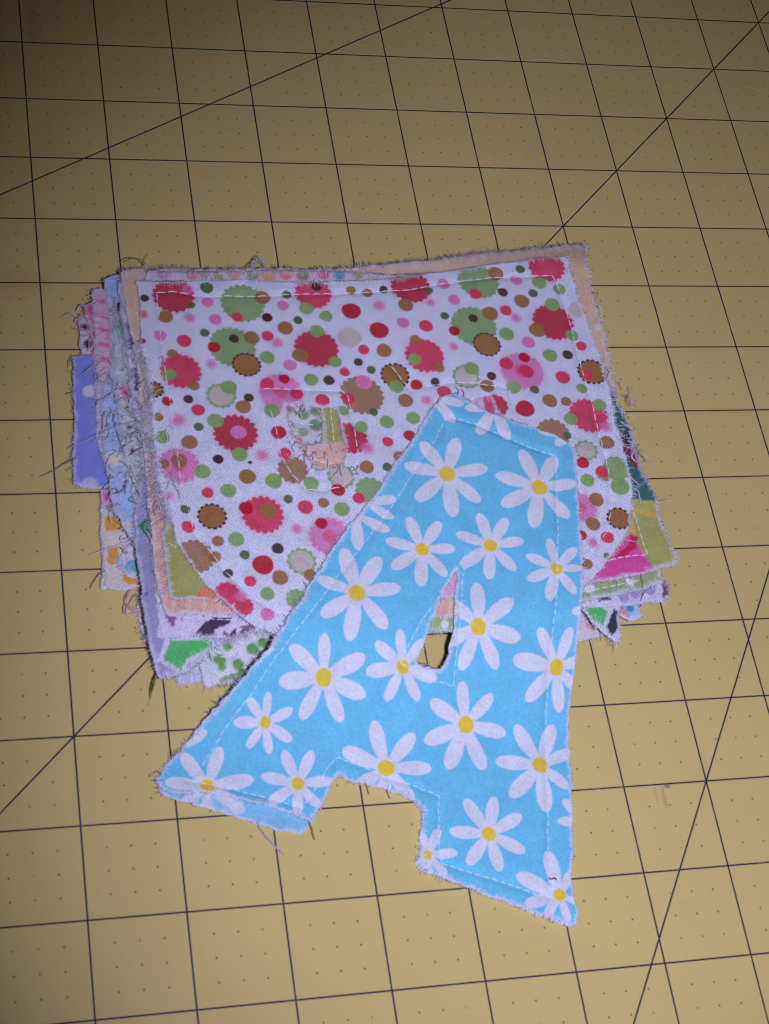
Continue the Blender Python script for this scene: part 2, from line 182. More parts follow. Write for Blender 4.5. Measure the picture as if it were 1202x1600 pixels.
[124.7,-253.5],[107.5,-255.9],[94.0,-256.0],[77.6,-254.4],[59.5,-253.1],[43.3,-252.1],[32.8,-251.7],[26.3,-251.9],[25.3,-250.5],[24.3,-241.9],[24.1,-228.2],
[24.1,-219.0],[24.1,-205.0],[24.5,-194.2],[24.9,-181.7],[25.0,-172.7],[24.5,-160.6],[23.5,-150.4],[23.0,-138.2]],'holes':[[[66.7,-182.1],[85.4,-183.0],
[83.9,-198.0],[71.9,-198.4],[68.9,-194.7]],[[113.7,-197.4],[125.7,-197.7],[123.4,-220.2],[111.7,-219.8]]],'st':[[[71.3,-202.8],[76.3,-204.2],[82.6,-204.7]],
[[26.2,-145.6],[27.5,-157.5],[27.7,-175.9]]],'sh':[['p',[[23.4,-210.7],[173.2,-215.2],[163.0,-262.9],[19.4,-256.9]],(255,172,152)],['c',173.3,-155.4,1.52,(222,218,196)],
['c',24.2,-159.9,0.76,(226,205,190)],['p',[[28.0,-247.0],[29.1,-247.0],[27.7,-253.8],[26.7,-253.8]],(255,196,176)],['p',[[32.3,-247.1],[33.3,-247.2],[31.9,-254.0],
[30.9,-253.9]],(255,196,176)],['p',[[36.5,-247.3],[37.6,-247.3],[36.2,-254.1],[35.1,-254.1]],(255,196,176)],['p',[[40.8,-247.4],[41.8,-247.4],[40.4,-254.3],
[39.3,-254.2]],(255,196,176)],['p',[[45.1,-247.6],[46.1,-247.6],[44.7,-254.4],[43.6,-254.4]],(255,196,176)],['p',[[49.4,-247.7],[50.4,-247.7],[48.9,-254.6],
[47.9,-254.5]],(255,196,176)],['p',[[53.7,-247.9],[54.8,-247.9],[53.2,-254.7],[52.1,-254.7]],(255,196,176)],['p',[[58.0,-248.0],[59.1,-248.1],[57.5,-254.9],
[56.4,-254.9]],(255,196,176)],['p',[[62.3,-248.2],[63.4,-248.3],[61.8,-255.1],[60.8,-255.0]],(255,196,176)],['p',[[66.7,-248.4],[67.8,-248.5],[66.2,-255.3],
[65.1,-255.2]],(255,196,176)],['p',[[71.1,-248.7],[72.2,-248.7],[70.5,-255.5],[69.4,-255.4]],(255,196,176)],['p',[[75.4,-248.9],[76.5,-249.0],[74.9,-255.7],
[73.8,-255.7]],(255,196,176)],['p',[[79.8,-249.1],[80.9,-249.2],[79.3,-255.9],[78.2,-255.9]],(255,196,176)],['p',[[84.2,-249.4],[85.3,-249.5],[83.6,-256.2],
[82.5,-256.1]],(255,196,176)],['p',[[88.6,-249.7],[89.7,-249.7],[88.0,-256.4],[86.9,-256.3]],(255,196,176)],['p',[[93.0,-249.9],[94.2,-250.0],[92.5,-256.6],
[91.4,-256.6]],(255,196,176)],['p',[[97.5,-250.2],[98.6,-250.2],[96.9,-256.9],[95.8,-256.8]],(255,196,176)],['p',[[102.0,-250.4],[103.1,-250.5],[101.4,-257.1],
[100.3,-257.0]],(255,196,176)],['p',[[106.4,-250.6],[107.6,-250.7],[105.9,-257.3],[104.7,-257.2]],(255,196,176)],['p',[[24.7,-210.8],[27.8,-211.7],[27.7,-212.8],
[24.5,-212.0]],(255,198,178)],['p',[[24.2,-215.4],[27.4,-216.4],[27.3,-217.5],[24.1,-216.7]],(255,198,178)],['p',[[23.8,-220.1],[27.0,-221.0],[26.9,-222.1],
[23.7,-221.3]],(255,198,178)],['p',[[23.4,-224.7],[26.5,-225.6],[26.4,-226.7],[23.3,-225.9]],(255,198,178)],['p',[[23.0,-229.2],[26.1,-230.2],[26.0,-231.2],
[22.9,-230.5]],(255,198,178)],['p',[[22.6,-233.8],[25.7,-234.7],[25.6,-235.7],[22.5,-235.0]],(255,198,178)],['p',[[22.2,-238.2],[25.3,-239.1],[25.2,-240.1],
[22.0,-239.4]],(255,198,178)],['p',[[21.8,-242.6],[24.8,-243.5],[24.8,-244.5],[21.7,-243.8]],(255,198,178)]]},'sage':{'k':13,'out':[[27.8,-139.0],[44.9,-134.9],
[85.2,-134.6],[127.6,-131.6],[160.7,-129.2],[165.9,-156.6],[171.0,-181.6],[172.8,-200.8],[173.3,-221.3],[173.5,-243.7],[173.6,-247.0],[169.9,-248.4],[162.3,-250.0],
[154.8,-251.0],[147.3,-252.3],[136.4,-255.3],[120.4,-258.9],[107.4,-260.0],[94.0,-258.9],[72.1,-256.0],[56.2,-252.5],[38.6,-248.8],[29.2,-245.5],[27.4,-227.1],
[27.0,-201.6],[27.4,-166.1]],'holes':[],'st':[[[69.0,-188.4],[72.6,-190.0],[77.0,-190.5]],[[146.5,-249.5],[157.9,-247.8],[167.5,-246.1]]],'sh':[['p',[[66.3,-180.7],
[80.4,-180.8],[77.6,-199.8],[63.8,-199.6]],(206,208,212)],['c',72.9,-186.8,1.75,(118,150,108)],['c',76.2,-190.5,2.14,(112,148,104)],['c',76.5,-185.7,1.56,(128,158,112)],
['c',72.0,-193.0,1.55,(140,160,130)],['c',69.5,-195.6,1.73,(215,118,80)],['c',68.8,-184.9,1.16,(150,110,120)],['c',150.0,-248.2,1.79,(232,228,238)],['c',163.2,-246.9,1.41,(232,228,238)],
['c',104.4,-257.7,1.13,(232,228,238)]]},'violet':{'k':12,'out':[[22.9,-136.6],[45.0,-134.6],[85.5,-134.3],[127.8,-132.1],[160.7,-130.6],[165.8,-158.4],
[170.3,-185.8],[172.2,-209.4],[172.8,-229.5],[174.3,-244.7],[175.3,-248.0],[174.8,-251.0],[172.3,-252.8],[164.9,-253.4],[156.9,-253.7],[146.8,-253.6],[135.0,-253.8],
[117.3,-255.4],[96.4,-255.5],[72.2,-256.8],[57.7,-256.7],[49.2,-256.9],[42.0,-258.0],[32.5,-257.4],[24.1,-257.1],[24.0,-250.7],[24.5,-230.6],[25.0,-209.5],
[24.3,-194.4],[23.4,-178.9],[23.4,-165.3],[22.6,-151.2]],'holes':[],'st':[[[34.8,-252.1],[41.0,-252.9],[44.7,-253.0]]],'sh':[['p',[[32.8,-257.4],[36.4,-253.7],
[38.9,-252.0],[44.2,-252.1],[43.4,-254.0],[41.0,-255.1],[38.6,-255.6],[39.7,-257.7]],(58,28,66)],['p',[[41.2,-256.0],[42.1,-256.8],[42.9,-257.2],[44.5,-255.5],
[45.2,-257.2],[47.4,-255.9],[49.2,-256.6],[46.6,-258.5],[41.9,-258.2]],(62,30,70)],['p',[[25.6,-250.7],[28.5,-251.5],[28.4,-254.3],[26.9,-254.1]],(150,88,165)],
['p',[[30.1,-251.4],[30.8,-251.4],[30.5,-253.5],[29.8,-253.4]],(185,150,195)],['p',[[46.3,-255.3],[50.6,-254.2],[50.3,-257.2],[47.3,-257.7]],(120,80,120)],
['p',[[151.9,-250.9],[156.0,-250.6],[156.5,-251.9],[152.4,-252.4]],(58,40,80)],['c',160.5,-251.4,1.6,(168,142,198)],['c',164.2,-250.1,1.8,(168,142,198)],
['c',169.3,-249.0,1.81,(168,142,198)],['p',[[174.1,-244.7],[176.4,-247.4],[175.3,-251.2],[172.5,-252.8]],(112,56,62)],['p',[[22.6,-151.9],[25.1,-153.2],
[25.0,-161.9],[22.7,-162.0]],(85,55,98)],['p',[[23.5,-168.8],[25.0,-168.8],[25.0,-176.7],[23.3,-177.1]],(85,55,98)]]},'emerald':{'k':11,'out':[[20.6,-142.4],
[37.1,-135.8],[85.5,-135.0],[127.9,-133.1],[158.4,-132.4],[163.6,-160.2],[167.6,-189.9],[167.5,-213.2],[163.0,-239.4],[158.8,-254.1],[158.1,-262.0],[156.3,-264.1],
[153.6,-261.8],[149.4,-257.8],[147.1,-253.4],[138.3,-249.2],[107.0,-250.0],[73.2,-250.2],[54.7,-252.3],[42.6,-258.0],[38.2,-260.2],[35.6,-261.8],[31.0,-265.5],
[27.4,-266.5],[23.3,-267.1],[22.3,-265.1],[21.0,-257.4],[20.0,-244.6],[19.7,-231.1],[20.6,-217.2],[23.7,-204.6],[24.1,-187.1],[22.6,-169.1],[20.5,-152.6]],
'holes':[],'st':[],'sh':[['p',[[25.3,-257.6],[39.1,-257.5],[38.3,-260.9],[31.6,-264.0],[29.4,-266.9],[23.0,-263.0]],(206,206,222)],['p',[[26.8,-257.6],
[37.6,-257.9],[37.9,-260.3],[31.1,-262.8],[29.2,-265.6],[24.6,-262.8]],(66,182,84)],['p',[[21.0,-221.8],[23.8,-219.0],[24.2,-226.6]],(50,140,62)],['p',[[19.5,-144.7],
[22.6,-143.3],[21.7,-149.7],[19.4,-150.9]],(25,20,35)],['p',[[19.7,-151.8],[22.3,-149.4],[22.1,-156.0],[20.6,-156.3]],(50,145,75)],['p',[[144.9,-250.5],
[161.4,-253.2],[159.6,-265.6],[142.8,-264.9]],(200,206,212)],['p',[[148.3,-253.8],[153.2,-253.2],[154.7,-255.2],[152.7,-259.3],[149.5,-257.0]],(66,182,88)],
['p',[[153.9,-259.7],[157.0,-254.4],[158.0,-255.2],[156.8,-261.5],[154.8,-262.1]],(24,22,38)],['c',21.3,-243.5,0.52,(80,90,170)]]},'meadow':{'k':10,'out':[[20.1,-144.5],
[45.1,-136.2],[106.6,-134.5],[149.6,-134.2],[158.6,-174.4],[152.7,-221.0],[139.1,-246.6],[88.9,-246.5],[43.1,-244.3],[23.0,-233.5],[21.4,-216.7],[20.4,-208.0],
[19.3,-202.0],[19.2,-191.1],[19.0,-180.0],[19.1,-169.4],[19.8,-158.8]],'holes':[],'st':[],'sh':[['s',21.5,-175.5,3.15,7,(228,90,165)],['c',21.5,-181.0,0.55,(80,40,50)],
['c',21.4,-187.9,0.64,(80,40,50)],['c',21.1,-167.8,0.56,(80,40,50)],['s',21.6,-196.2,1.27,10,(100,45,55)],['c',19.7,-183.4,0.92,(110,165,180)],['c',21.5,-190.7,0.91,(110,165,180)],
['s',23.8,-208.7,1.64,7,(205,60,90)],['s',21.6,-149.6,1.7,7,(228,90,165)]]},'skyblue':{'k':9,'out':[[18.7,-132.2],[22.8,-131.4],[45.4,-134.2],[106.8,-135.0],
[149.8,-134.7],[163.4,-173.7],[165.4,-220.8],[166.6,-242.8],[165.9,-252.6],[165.9,-256.5],[163.3,-257.2],[160.0,-255.6],[154.6,-250.9],[128.6,-241.4],[71.5,-238.8],
[34.9,-237.4],[20.7,-226.5],[18.3,-222.7],[16.3,-217.5],[14.8,-213.6],[14.8,-207.8],[14.4,-200.6],[14.1,-193.2],[14.6,-178.6],[15.9,-171.8],[18.0,-166.0],
[19.3,-155.7],[19.3,-143.7]],'holes':[],'st':[],'sh':[['c',16.8,-197.3,2.53,(228,212,184)],['c',18.5,-220.4,1.59,(228,212,184)],['c',19.9,-136.8,1.15,(120,185,210)],
['p',[[158.8,-252.7],[161.0,-252.8],[162.9,-257.3],[159.9,-256.4]],(205,125,148)],['c',163.0,-253.5,1.2,(70,132,172)]]},'zigzag':{'k':8,'out':[[15.2,-135.3],
[16.1,-134.7],[19.1,-135.5],[37.4,-136.4],[128.2,-135.4],[157.4,-163.0],[151.4,-210.8],[110.3,-235.8],[44.6,-233.1],[18.0,-206.5],[14.2,-197.2],[12.7,-190.3],
[12.6,-185.0],[13.2,-171.6],[14.6,-167.3],[14.6,-158.9],[14.8,-147.0]],'holes':[],'st':[],'sh':[['p',[[14.5,-138.4],[20.1,-140.3],[19.9,-142.1],[14.4,-140.1]],
(226,112,165)],['p',[[14.1,-143.8],[19.6,-145.7],[19.5,-147.4],[14.0,-145.5]],(226,112,165)],['p',[[13.7,-149.2],[19.2,-151.1],[19.1,-152.8],[13.6,-150.9]],
(226,112,165)],['p',[[13.3,-154.7],[18.8,-156.6],[18.6,-158.3],[13.2,-156.4]],(226,112,165)],['p',[[12.9,-160.1],[18.4,-162.0],[18.2,-163.7],[12.8,-161.8]],
(226,112,165)],['p',[[11.8,-167.2],[16.6,-168.1],[16.9,-197.7],[9.8,-196.4]],(205,184,226)]]},'rosepink':{'k':7,'out':[[12.5,-140.3],[13.9,-139.4],[25.5,-138.1],
[106.9,-137.3],[147.2,-172.2],[133.8,-218.5],[55.0,-224.6],[22.1,-202.0],[15.6,-179.2],[14.4,-165.3],[13.8,-155.8],[12.8,-146.0]],'holes':[],'st':[],'sh':[]},'periwinkle':{'k':6,'out':[[7.7,-158.5],
[13.7,-158.5],[43.3,-158.5],[103.6,-159.0],[122.3,-171.3],[116.6,-203.8],[95.7,-208.9],[38.4,-207.4],[14.6,-205.1],[10.2,-204.7],[8.0,-204.1],[5.2,-202.4],
[5.6,-192.5],[6.6,-181.6],[7.1,-169.6]],'holes':[],'st':[],'sh':[['c',11.8,-171.4,2.23,(215,212,242)],['c',9.3,-203.5,2.52,(200,200,240)],['c',6.8,-188.4,0.55,(150,150,230)]]},'cocoa':{'k':5,'out':[[10.2,-144.0],
[12.9,-141.4],[29.4,-140.5],[106.7,-140.8],[134.4,-175.5],[116.1,-207.7],[39.1,-201.3],[18.6,-178.3],[10.9,-158.2],[10.5,-151.3]],'holes':[],'st':[],'sh':[['c',11.7,-147.3,1.33,(78,38,38)],
['c',12.4,-153.7,1.51,(78,38,38)],['c',10.9,-150.4,0.57,(120,60,60)]]},'aqua':{'k':4,'out':[[15.3,-228.0],[18.7,-223.9],[20.9,-223.2],[57.7,-205.6],[103.7,-211.3],
[111.7,-233.6],[72.2,-240.3],[35.2,-240.8],[20.9,-235.1],[17.9,-233.2],[15.6,-231.1]],'holes':[],'st':[],'sh':[['p',[[16.5,-231.0],[18.2,-229.0],[20.7,-228.5],
[20.8,-233.3],[17.3,-232.9]],(98,180,200)],['c',15.7,-230.8,0.89,(206,50,82)],['c',17.9,-226.1,0.54,(206,50,82)]]},'orange':{'k':3,'out':[[12.7,-204.0],
[30.1,-199.7],[78.5,-196.5],[104.1,-210.7],[96.6,-232.4],[58.1,-235.0],[28.7,-234.8],[20.0,-236.8],[15.2,-237.1],[11.2,-236.0],[11.9,-222.3],[12.1,-211.7]],
'holes':[],'st':[],'sh':[['p',[[12.8,-213.3],[17.2,-213.8],[17.7,-217.9],[12.9,-217.9]],(236,160,52)],['p',[[13.1,-223.4],[15.8,-223.7],[16.1,-226.2],[14.1,-229.4],
[12.4,-228.2]],(236,160,52)],['p',[[16.1,-232.7],[20.4,-232.6],[21.3,-235.8],[17.1,-235.7]],(232,152,48)],['p',[[11.5,-200.8],[16.6,-201.3],[15.5,-210.3],
[12.2,-210.4]],(214,170,200)],['p',[[13.0,-205.3],[15.2,-205.1],[15.4,-207.7],[13.1,-208.4]],(226,80,160)]]},'leaf':{'k':2,'out':[[36.2,-233.5],[60.4,-217.5],
[95.8,-214.3],[113.2,-228.1],[99.0,-242.5],[75.3,-247.6],[59.0,-258.9],[49.1,-265.6],[45.3,-266.5],[41.6,-267.1],[36.5,-268.3],[36.0,-265.8],[36.5,-253.8]],
'holes':[],'st':[[[39.1,-258.3],[42.9,-259.2],[47.2,-258.5]]],'sh':[['c',41.3,-259.9,1.79,(104,164,66)],['c',41.7,-262.2,1.25,(104,164,66)],['c',46.3,-261.7,1.62,(104,164,66)],
['c',47.1,-264.0,1.26,(104,164,66)],['c',50.9,-257.3,1.81,(104,164,66)],['c',53.9,-255.5,1.46,(104,164,66)],['c',44.0,-256.2,1.26,(104,164,66)],['p',[[40.7,-265.5],
[44.8,-264.3],[49.7,-263.4],[49.5,-266.0],[40.9,-267.4]],(120,165,95)]]},'blush':{'k':1,'out':[[20.3,-237.4],[37.2,-224.6],[75.9,-217.4],[135.3,-219.4],
[152.9,-233.4],[159.2,-251.1],[156.1,-257.7],[153.6,-258.2],[149.8,-259.0],[148.0,-259.2],[141.2,-250.3],[110.9,-242.5],[57.3,-244.2],[34.6,-250.2],[22.9,-252.7],
[21.1,-252.8],[20.3,-249.1]],'holes':[],'st':[],'sh':[['c',153.4,-254.2,1.81,(232,160,178)],['c',149.4,-257.0,1.2,(230,210,190)],['c',21.7,-251.8,0.71,(232,60,125)],
['c',21.1,-244.6,0.71,(200,150,200)]]},'navyspot':{'k':0,'out':[[29.1,-252.4],[35.9,-238.6],[59.3,-229.1],[86.6,-225.9],[92.3,-239.0],[68.4,-246.3],[48.7,-255.5],
[36.5,-264.2],[35.8,-265.5],[29.3,-265.9],[28.8,-262.8]],'holes':[],'st':[],'sh':[['c',35.4,-259.3,0.89,(50,62,135)],['c',31.7,-262.4,0.71,(120,190,120)],
['c',33.7,-260.6,0.71,(50,62,135)]]},'threads':[['cocoa',0.16,(205,196,215),[[15.5,-150.7],[13.4,-147.8],[10.7,-145.0],[7.7,-142.0],[5.2,-141.5]],[0.6,1.2,1.4,0.4,-2]],
['cocoa',0.12,(208,165,180),[[16.8,-152.5],[13.2,-150.7],[9.9,-148.3],[8.2,-145.7]],[0.6,1.5,0.5,-2]],['salmon',0.15,(120,112,112),[[31.6,-132.6],[29.4,-130.6],
[26.6,-129.5],[24.1,-129.1]],[0.4,1,0.4,-2]],['salmon',0.12,(205,196,215),[[30.7,-133.6],[31.7,-131.3],[32.8,-130.3]],[0.4,2,3]],['zigzag',0.16,(205,196,215),[[19.9,-147.4],
[17.1,-146.7],[14.2,-146.9],[11.4,-141.0],[9.8,-142.1]],[0.5,1.5,1,0.4,-1]],['zigzag',0.14,(205,196,215),[[20.0,-157.4],[17.5,-154.0],[14.6,-154.7],[13.7,-156.4]],
[1,2.5,2,0]],['zigzag',0.14,(205,196,215),[[19.1,-168.9],[17.0,-167.0],[14.6,-167.8],[12.0,-165.4]],[1,3,2.5,1]],['zigzag',0.14,(205,196,215),[[18.2,-171.6],
[16.5,-169.0],[13.5,-169.9],[12.6,-171.5]],[1,3,1,-1]],['periwinkle',0.15,(120,112,112),[[6.0,-194.2],[2.7,-194.9],[-1.0,-196.0],[-4.4,-197.4]],[0.2,-1,-3,-5]],
['periwinkle',0.12,(120,112,112),[[8.2,-159.5],[6.7,-159.8],[6.3,-161.6]],[0.2,1,0]],['periwinkle',0.12,(120,112,112),[[7.2,-171.4],[5.7,-170.8],[4.8,-170.2]],
[0.2,-0.5,-2]],['orange',0.18,(205,196,215),[[21.6,-222.2],[17.9,-223.5],[13.3,-224.5],[7.6,-225.0]],[1.5,2,1.2,-1]],['orange',0.13,(120,112,112),[[11.7,-231.2],
[10.1,-231.9],[8.2,-233.9],[7.4,-235.3]],[0.3,0,-1,-1.8]],['aqua',0.14,(205,196,215),[[20.9,-223.6],[18.9,-220.5],[17.7,-218.3]],[1,3,2.5]],['aqua',0.14,(205,196,215),[[21.1,-224.9],
[19.3,-223.3],[17.0,-222.5]],[1,3,1]],['blush',0.14,(208,165,180),[[21.3,-242.6],[18.2,-243.4],[16.5,-240.3],[18.3,-237.3],[20.8,-236.4]],[0.3,1,1.2,1,1]],
['blush',0.13,(208,165,180),[[21.2,-243.6],[17.2,-244.7],[15.9,-243.6],[17.3,-239.3],[20.5,-235.4]],[0.3,0.6,0.6,1,1.5]],['blush',0.13,(205,196,215),[[21.6,-245.0],
[18.5,-245.8],[16.6,-243.9],[18.6,-240.4],[20.9,-238.5]],[0.3,0.6,0.8,1,1.2]],['blush',0.13,(208,165,180),[[21.9,-244.2],[19.4,-244.5],[17.8,-242.0],[19.5,-238.4]],
[0.3,1.2,0.8,0.8]],['emerald',0.2,(150,165,100),[[22.8,-266.1],[22.2,-267.7],[21.2,-269.7],[20.7,-271.6]],[-1,-4,-8,-11]],['emerald',0.2,(95,110,70),[[22.9,-265.8],
[21.6,-267.4],[21.2,-269.0]],[-1,-4,-8]],['orchard',0.14,(205,196,215),[[30.3,-232.1],[28.1,-230.8],[25.7,-233.4]],[0.6,1,0]],['orchard',0.14,(205,196,215),[[169.7,-216.2],
[171.3,-218.2],[171.2,-222.4]],[0.5,1.2,0.8]],['orchard',0.14,(205,196,215),[[170.2,-212.4],[171.2,-215.1],[172.9,-215.2]],[0.5,1.4,0]],['orchard',0.14,(205,196,215),[[172.3,-199.8],
[173.8,-202.2],[172.2,-205.6],[173.5,-207.3]],[0.5,1.4,1,0]],['orchard',0.14,(205,196,215),[[171.8,-192.7],[174.3,-195.6],[176.5,-195.7],[174.8,-199.9]],
[0.3,1,-1,-2]],['orchard',0.13,(205,196,215),[[171.9,-185.5],[173.1,-189.2],[174.3,-188.0]],[0.3,0.5,-1]],['sage',0.14,(120,112,112),[[166.8,-244.5],[166.6,-248.2],
[166.3,-250.9],[165.1,-254.4]],[0.5,0.6,-1,-2]],['violet',0.14,(120,112,112),[[165.2,-252.9],[166.5,-250.8],[169.5,-248.4]],[0.6,1,0.8]],['emerald',0.14,(205,196,215),[[38.3,-258.1],
[37.8,-261.5],[38.5,-263.2]],[1,0.5,-2]],['salmon',0.16,(150,170,190),[[64.1,-133.3],[65.2,-130.6],[66.7,-130.0],[67.9,-131.3],[68.5,-133.0]],[0.5,1.5,2,1,0.4]],
['salmon',0.16,(120,160,195),[[62.9,-132.8],[66.0,-130.3],[67.5,-131.8]],[0.5,1,0.4]],['salmon',0.13,(205,196,215),[[174.4,-146.1],[175.7,-148.4],[176.5,-149.9]],
[0.5,0.8,-2]],['salmon',0.13,(150,180,200),[[174.4,-147.3],[176.5,-146.8],[175.9,-150.4]],[0.5,0.4,-2]],['salmon',0.13,(208,165,180),[[174.7,-144.8],[176.7,-141.0],
[176.9,-139.0]],[0.4,-1,-4]],['A',0.17,(165,175,205),[[46.3,-307.7],[47.4,-310.7],[49.5,-314.0],[52.4,-317.3]],[-0.3,0,0.2,-0.3]],['A',0.17,(120,112,112),[[60.2,-308.0],
[60.7,-311.0],[61.2,-313.9]],[-0.2,0.1,-0.3]],['A',0.15,(150,140,160),[[95.6,-269.1],[97.7,-269.5],[99.9,-270.5]],[0.2,0.6,0.2]],['A',0.15,(205,196,215),[[95.2,-269.4],
[97.6,-270.6],[101.4,-270.6]],[0.3,0.8,0.2]],['A',0.17,(170,30,130),[[124.0,-330.0],[124.8,-330.4],[125.6,-330.1],[126.2,-330.7]],[0.4,0.6,0.5,0.4]],['A',0.13,(120,112,112),[[22.1,-292.8],  # the magenta entry is a pen mark on the letter, modelled as a thread
[21.2,-291.7],[19.8,-291.9]],[0.2,0.3,-0.2]],['A',0.13,(120,112,112),[[21.9,-294.3],[20.6,-294.2],[19.4,-293.9]],[0.2,0.3,-0.2]],['A',0.12,(120,112,112),[[77.4,-299.0],
[77.7,-300.5],[78.0,-302.2]],[0.1,0,-0.2]],['A',0.12,(120,112,112),[[83.0,-301.2],[83.2,-302.4],[83.7,-303.9]],[0.1,0,-0.2]],['A',0.15,(205,196,215),[[114.2,-188.9],
[113.3,-187.0],[114.5,-184.5]],[0.3,0.6,0.4]],['A',0.15,(205,196,215),[[119.8,-185.6],[120.5,-182.6],[120.0,-180.9]],[0.3,0.8,0]],['A',0.15,(205,196,215),[[121.0,-186.3],
[122.1,-183.8],[121.9,-181.7]],[0.3,0.8,0]],['skyblue',0.16,(120,140,180),[[17.8,-185.2],[17.8,-189.6],[19.2,-195.3],[19.6,-198.6]],[0.5,1.4,1.2,0.5]],
['skyblue',0.16,(150,170,200),[[18.5,-180.8],[17.1,-184.0],[18.3,-191.9]],[0.5,1.6,1]],['meadow',0.14,(205,196,215),[[25.7,-182.0],[23.7,-184.2],[22.3,-185.3]],
[1,3,2.5]],['meadow',0.14,(205,196,215),[[26.1,-186.5],[24.7,-189.1],[23.3,-193.0],[24.6,-195.3]],[1,4,3,2]],['meadow',0.14,(120,112,112),[[25.1,-195.3],
[22.5,-197.8],[20.3,-198.5]],[1,3,1.5]],['meadow',0.14,(205,196,215),[[24.4,-193.1],[22.3,-192.1],[21.2,-193.8]],[1,3,1]]]}

# ------------------------------------------------------------------ colours
def lin(c):
    c = np.array(c, float) / 255
    return np.where(c <= .04045, c / 12.92, ((c + .055) / 1.055) ** 2.4)
def alb(c):
    """display colour -> reflectance of the cloth or ink itself (the flash is bluish)"""
    if isinstance(c[0], float): return np.array(c)
    return np.clip(lin(c) * np.array([1.24, 1.20, 1.12]), .004, .88)
PAL = {'R': (.62, .008, .025), 'C': (.88, .05, .115), 'P': (.88, .26, .50), 'G': (.30, .49, .135), 'D': (.11, .18, .055),
       'B': (.43, .20, .058), 'K': (.095, .032, .026), 'E': (.70, .61, .50)}
COTTON = (.82, .83, .90)

# ------------------------------------------------------------------ noise
def vnoise(x, y, size, seed):
    """smooth value noise, -1..1"""
    x = np.asarray(x, float) / size + 500; y = np.asarray(y, float) / size + 500
    xi = np.floor(x).astype(np.int64); yi = np.floor(y).astype(np.int64)
    fx = x - xi; fy = y - yi
    fx = fx * fx * (3 - 2 * fx); fy = fy * fy * (3 - 2 * fy)
    def h(a, b):
        n = (a * 374761393 + b * 668265263 + seed * 1442695041) & 0x7fffffff
        n = ((n ^ (n >> 13)) * 1274126177) & 0x7fffffff
        return ((n ^ (n >> 16)) & 0xffff) / 32767.5 - 1
    return (h(xi, yi) * (1 - fx) + h(xi + 1, yi) * fx) * (1 - fy) + (h(xi, yi + 1) * (1 - fx) + h(xi + 1, yi + 1) * fx) * fy

# ------------------------------------------------------------------ materials
class Nodes:
    def __init__(self, name):
        self.m = bpy.data.materials.new(name); self.m.use_nodes = True
        self.t = self.m.node_tree; self.b = self.t.nodes["Principled BSDF"]
    def put(self, sock, v):
        if isinstance(v, bpy.types.NodeSocket): self.t.links.new(v, sock)
        elif isinstance(v, (tuple, list, np.ndarray)): sock.default_value = tuple(v) if len(v) == len(sock.default_value) else tuple(v) + (1,)
        else: sock.default_value = v
    def math(self, op, a, b=0.0, c=0.0):
        n = self.t.nodes.new("ShaderNodeMath"); n.operation = op
        for i, v in enumerate((a, b, c)): self.put(n.inputs[i], v)
        return n.outputs[0]
    def ramp(self, v, a, b, lo=0.0, hi=1.0):
        n = self.t.nodes.new("ShaderNodeMapRange"); n.interpolation_type = 'SMOOTHSTEP'
        for i, q in enumerate((v, a, b, lo, hi)): self.put(n.inputs[i], q)
        return n.outputs[0]
    def mix(self, f, a, b, mode='MIX'):
        n = self.t.nodes.new("ShaderNodeMix"); n.data_type = 'RGBA'; n.blend_type = mode
        self.put(n.inputs[0], f); self.put(n.inputs[6], a); self.put(n.inputs[7], b)
        return n.outputs[2]
    def noise(self, vec, scale, detail=2.0, rough=.5):
        n = self.t.nodes.new("ShaderNodeTexNoise"); self.put(n.inputs['Vector'], vec)
        n.inputs['Scale'].default_value = scale; n.inputs['Detail'].default_value = detail; n.inputs['Roughness'].default_value = rough
        return n.outputs[0]
    def coords(self):
        n = self.t.nodes.new("ShaderNodeTexCoord"); s = self.t.nodes.new("ShaderNodeSeparateXYZ")
        self.t.links.new(n.outputs['Object'], s.inputs[0])
        return n.outputs['Object'], s.outputs[0], s.outputs[1]
    def bump(self, h, strength, dist):
        n = self.t.nodes.new("ShaderNodeBump"); n.inputs['Strength'].default_value = strength; n.inputs['Distance'].default_value = dist
        self.put(n.inputs['Height'], h); self.t.links.new(n.outputs[0], self.b.inputs['Normal'])

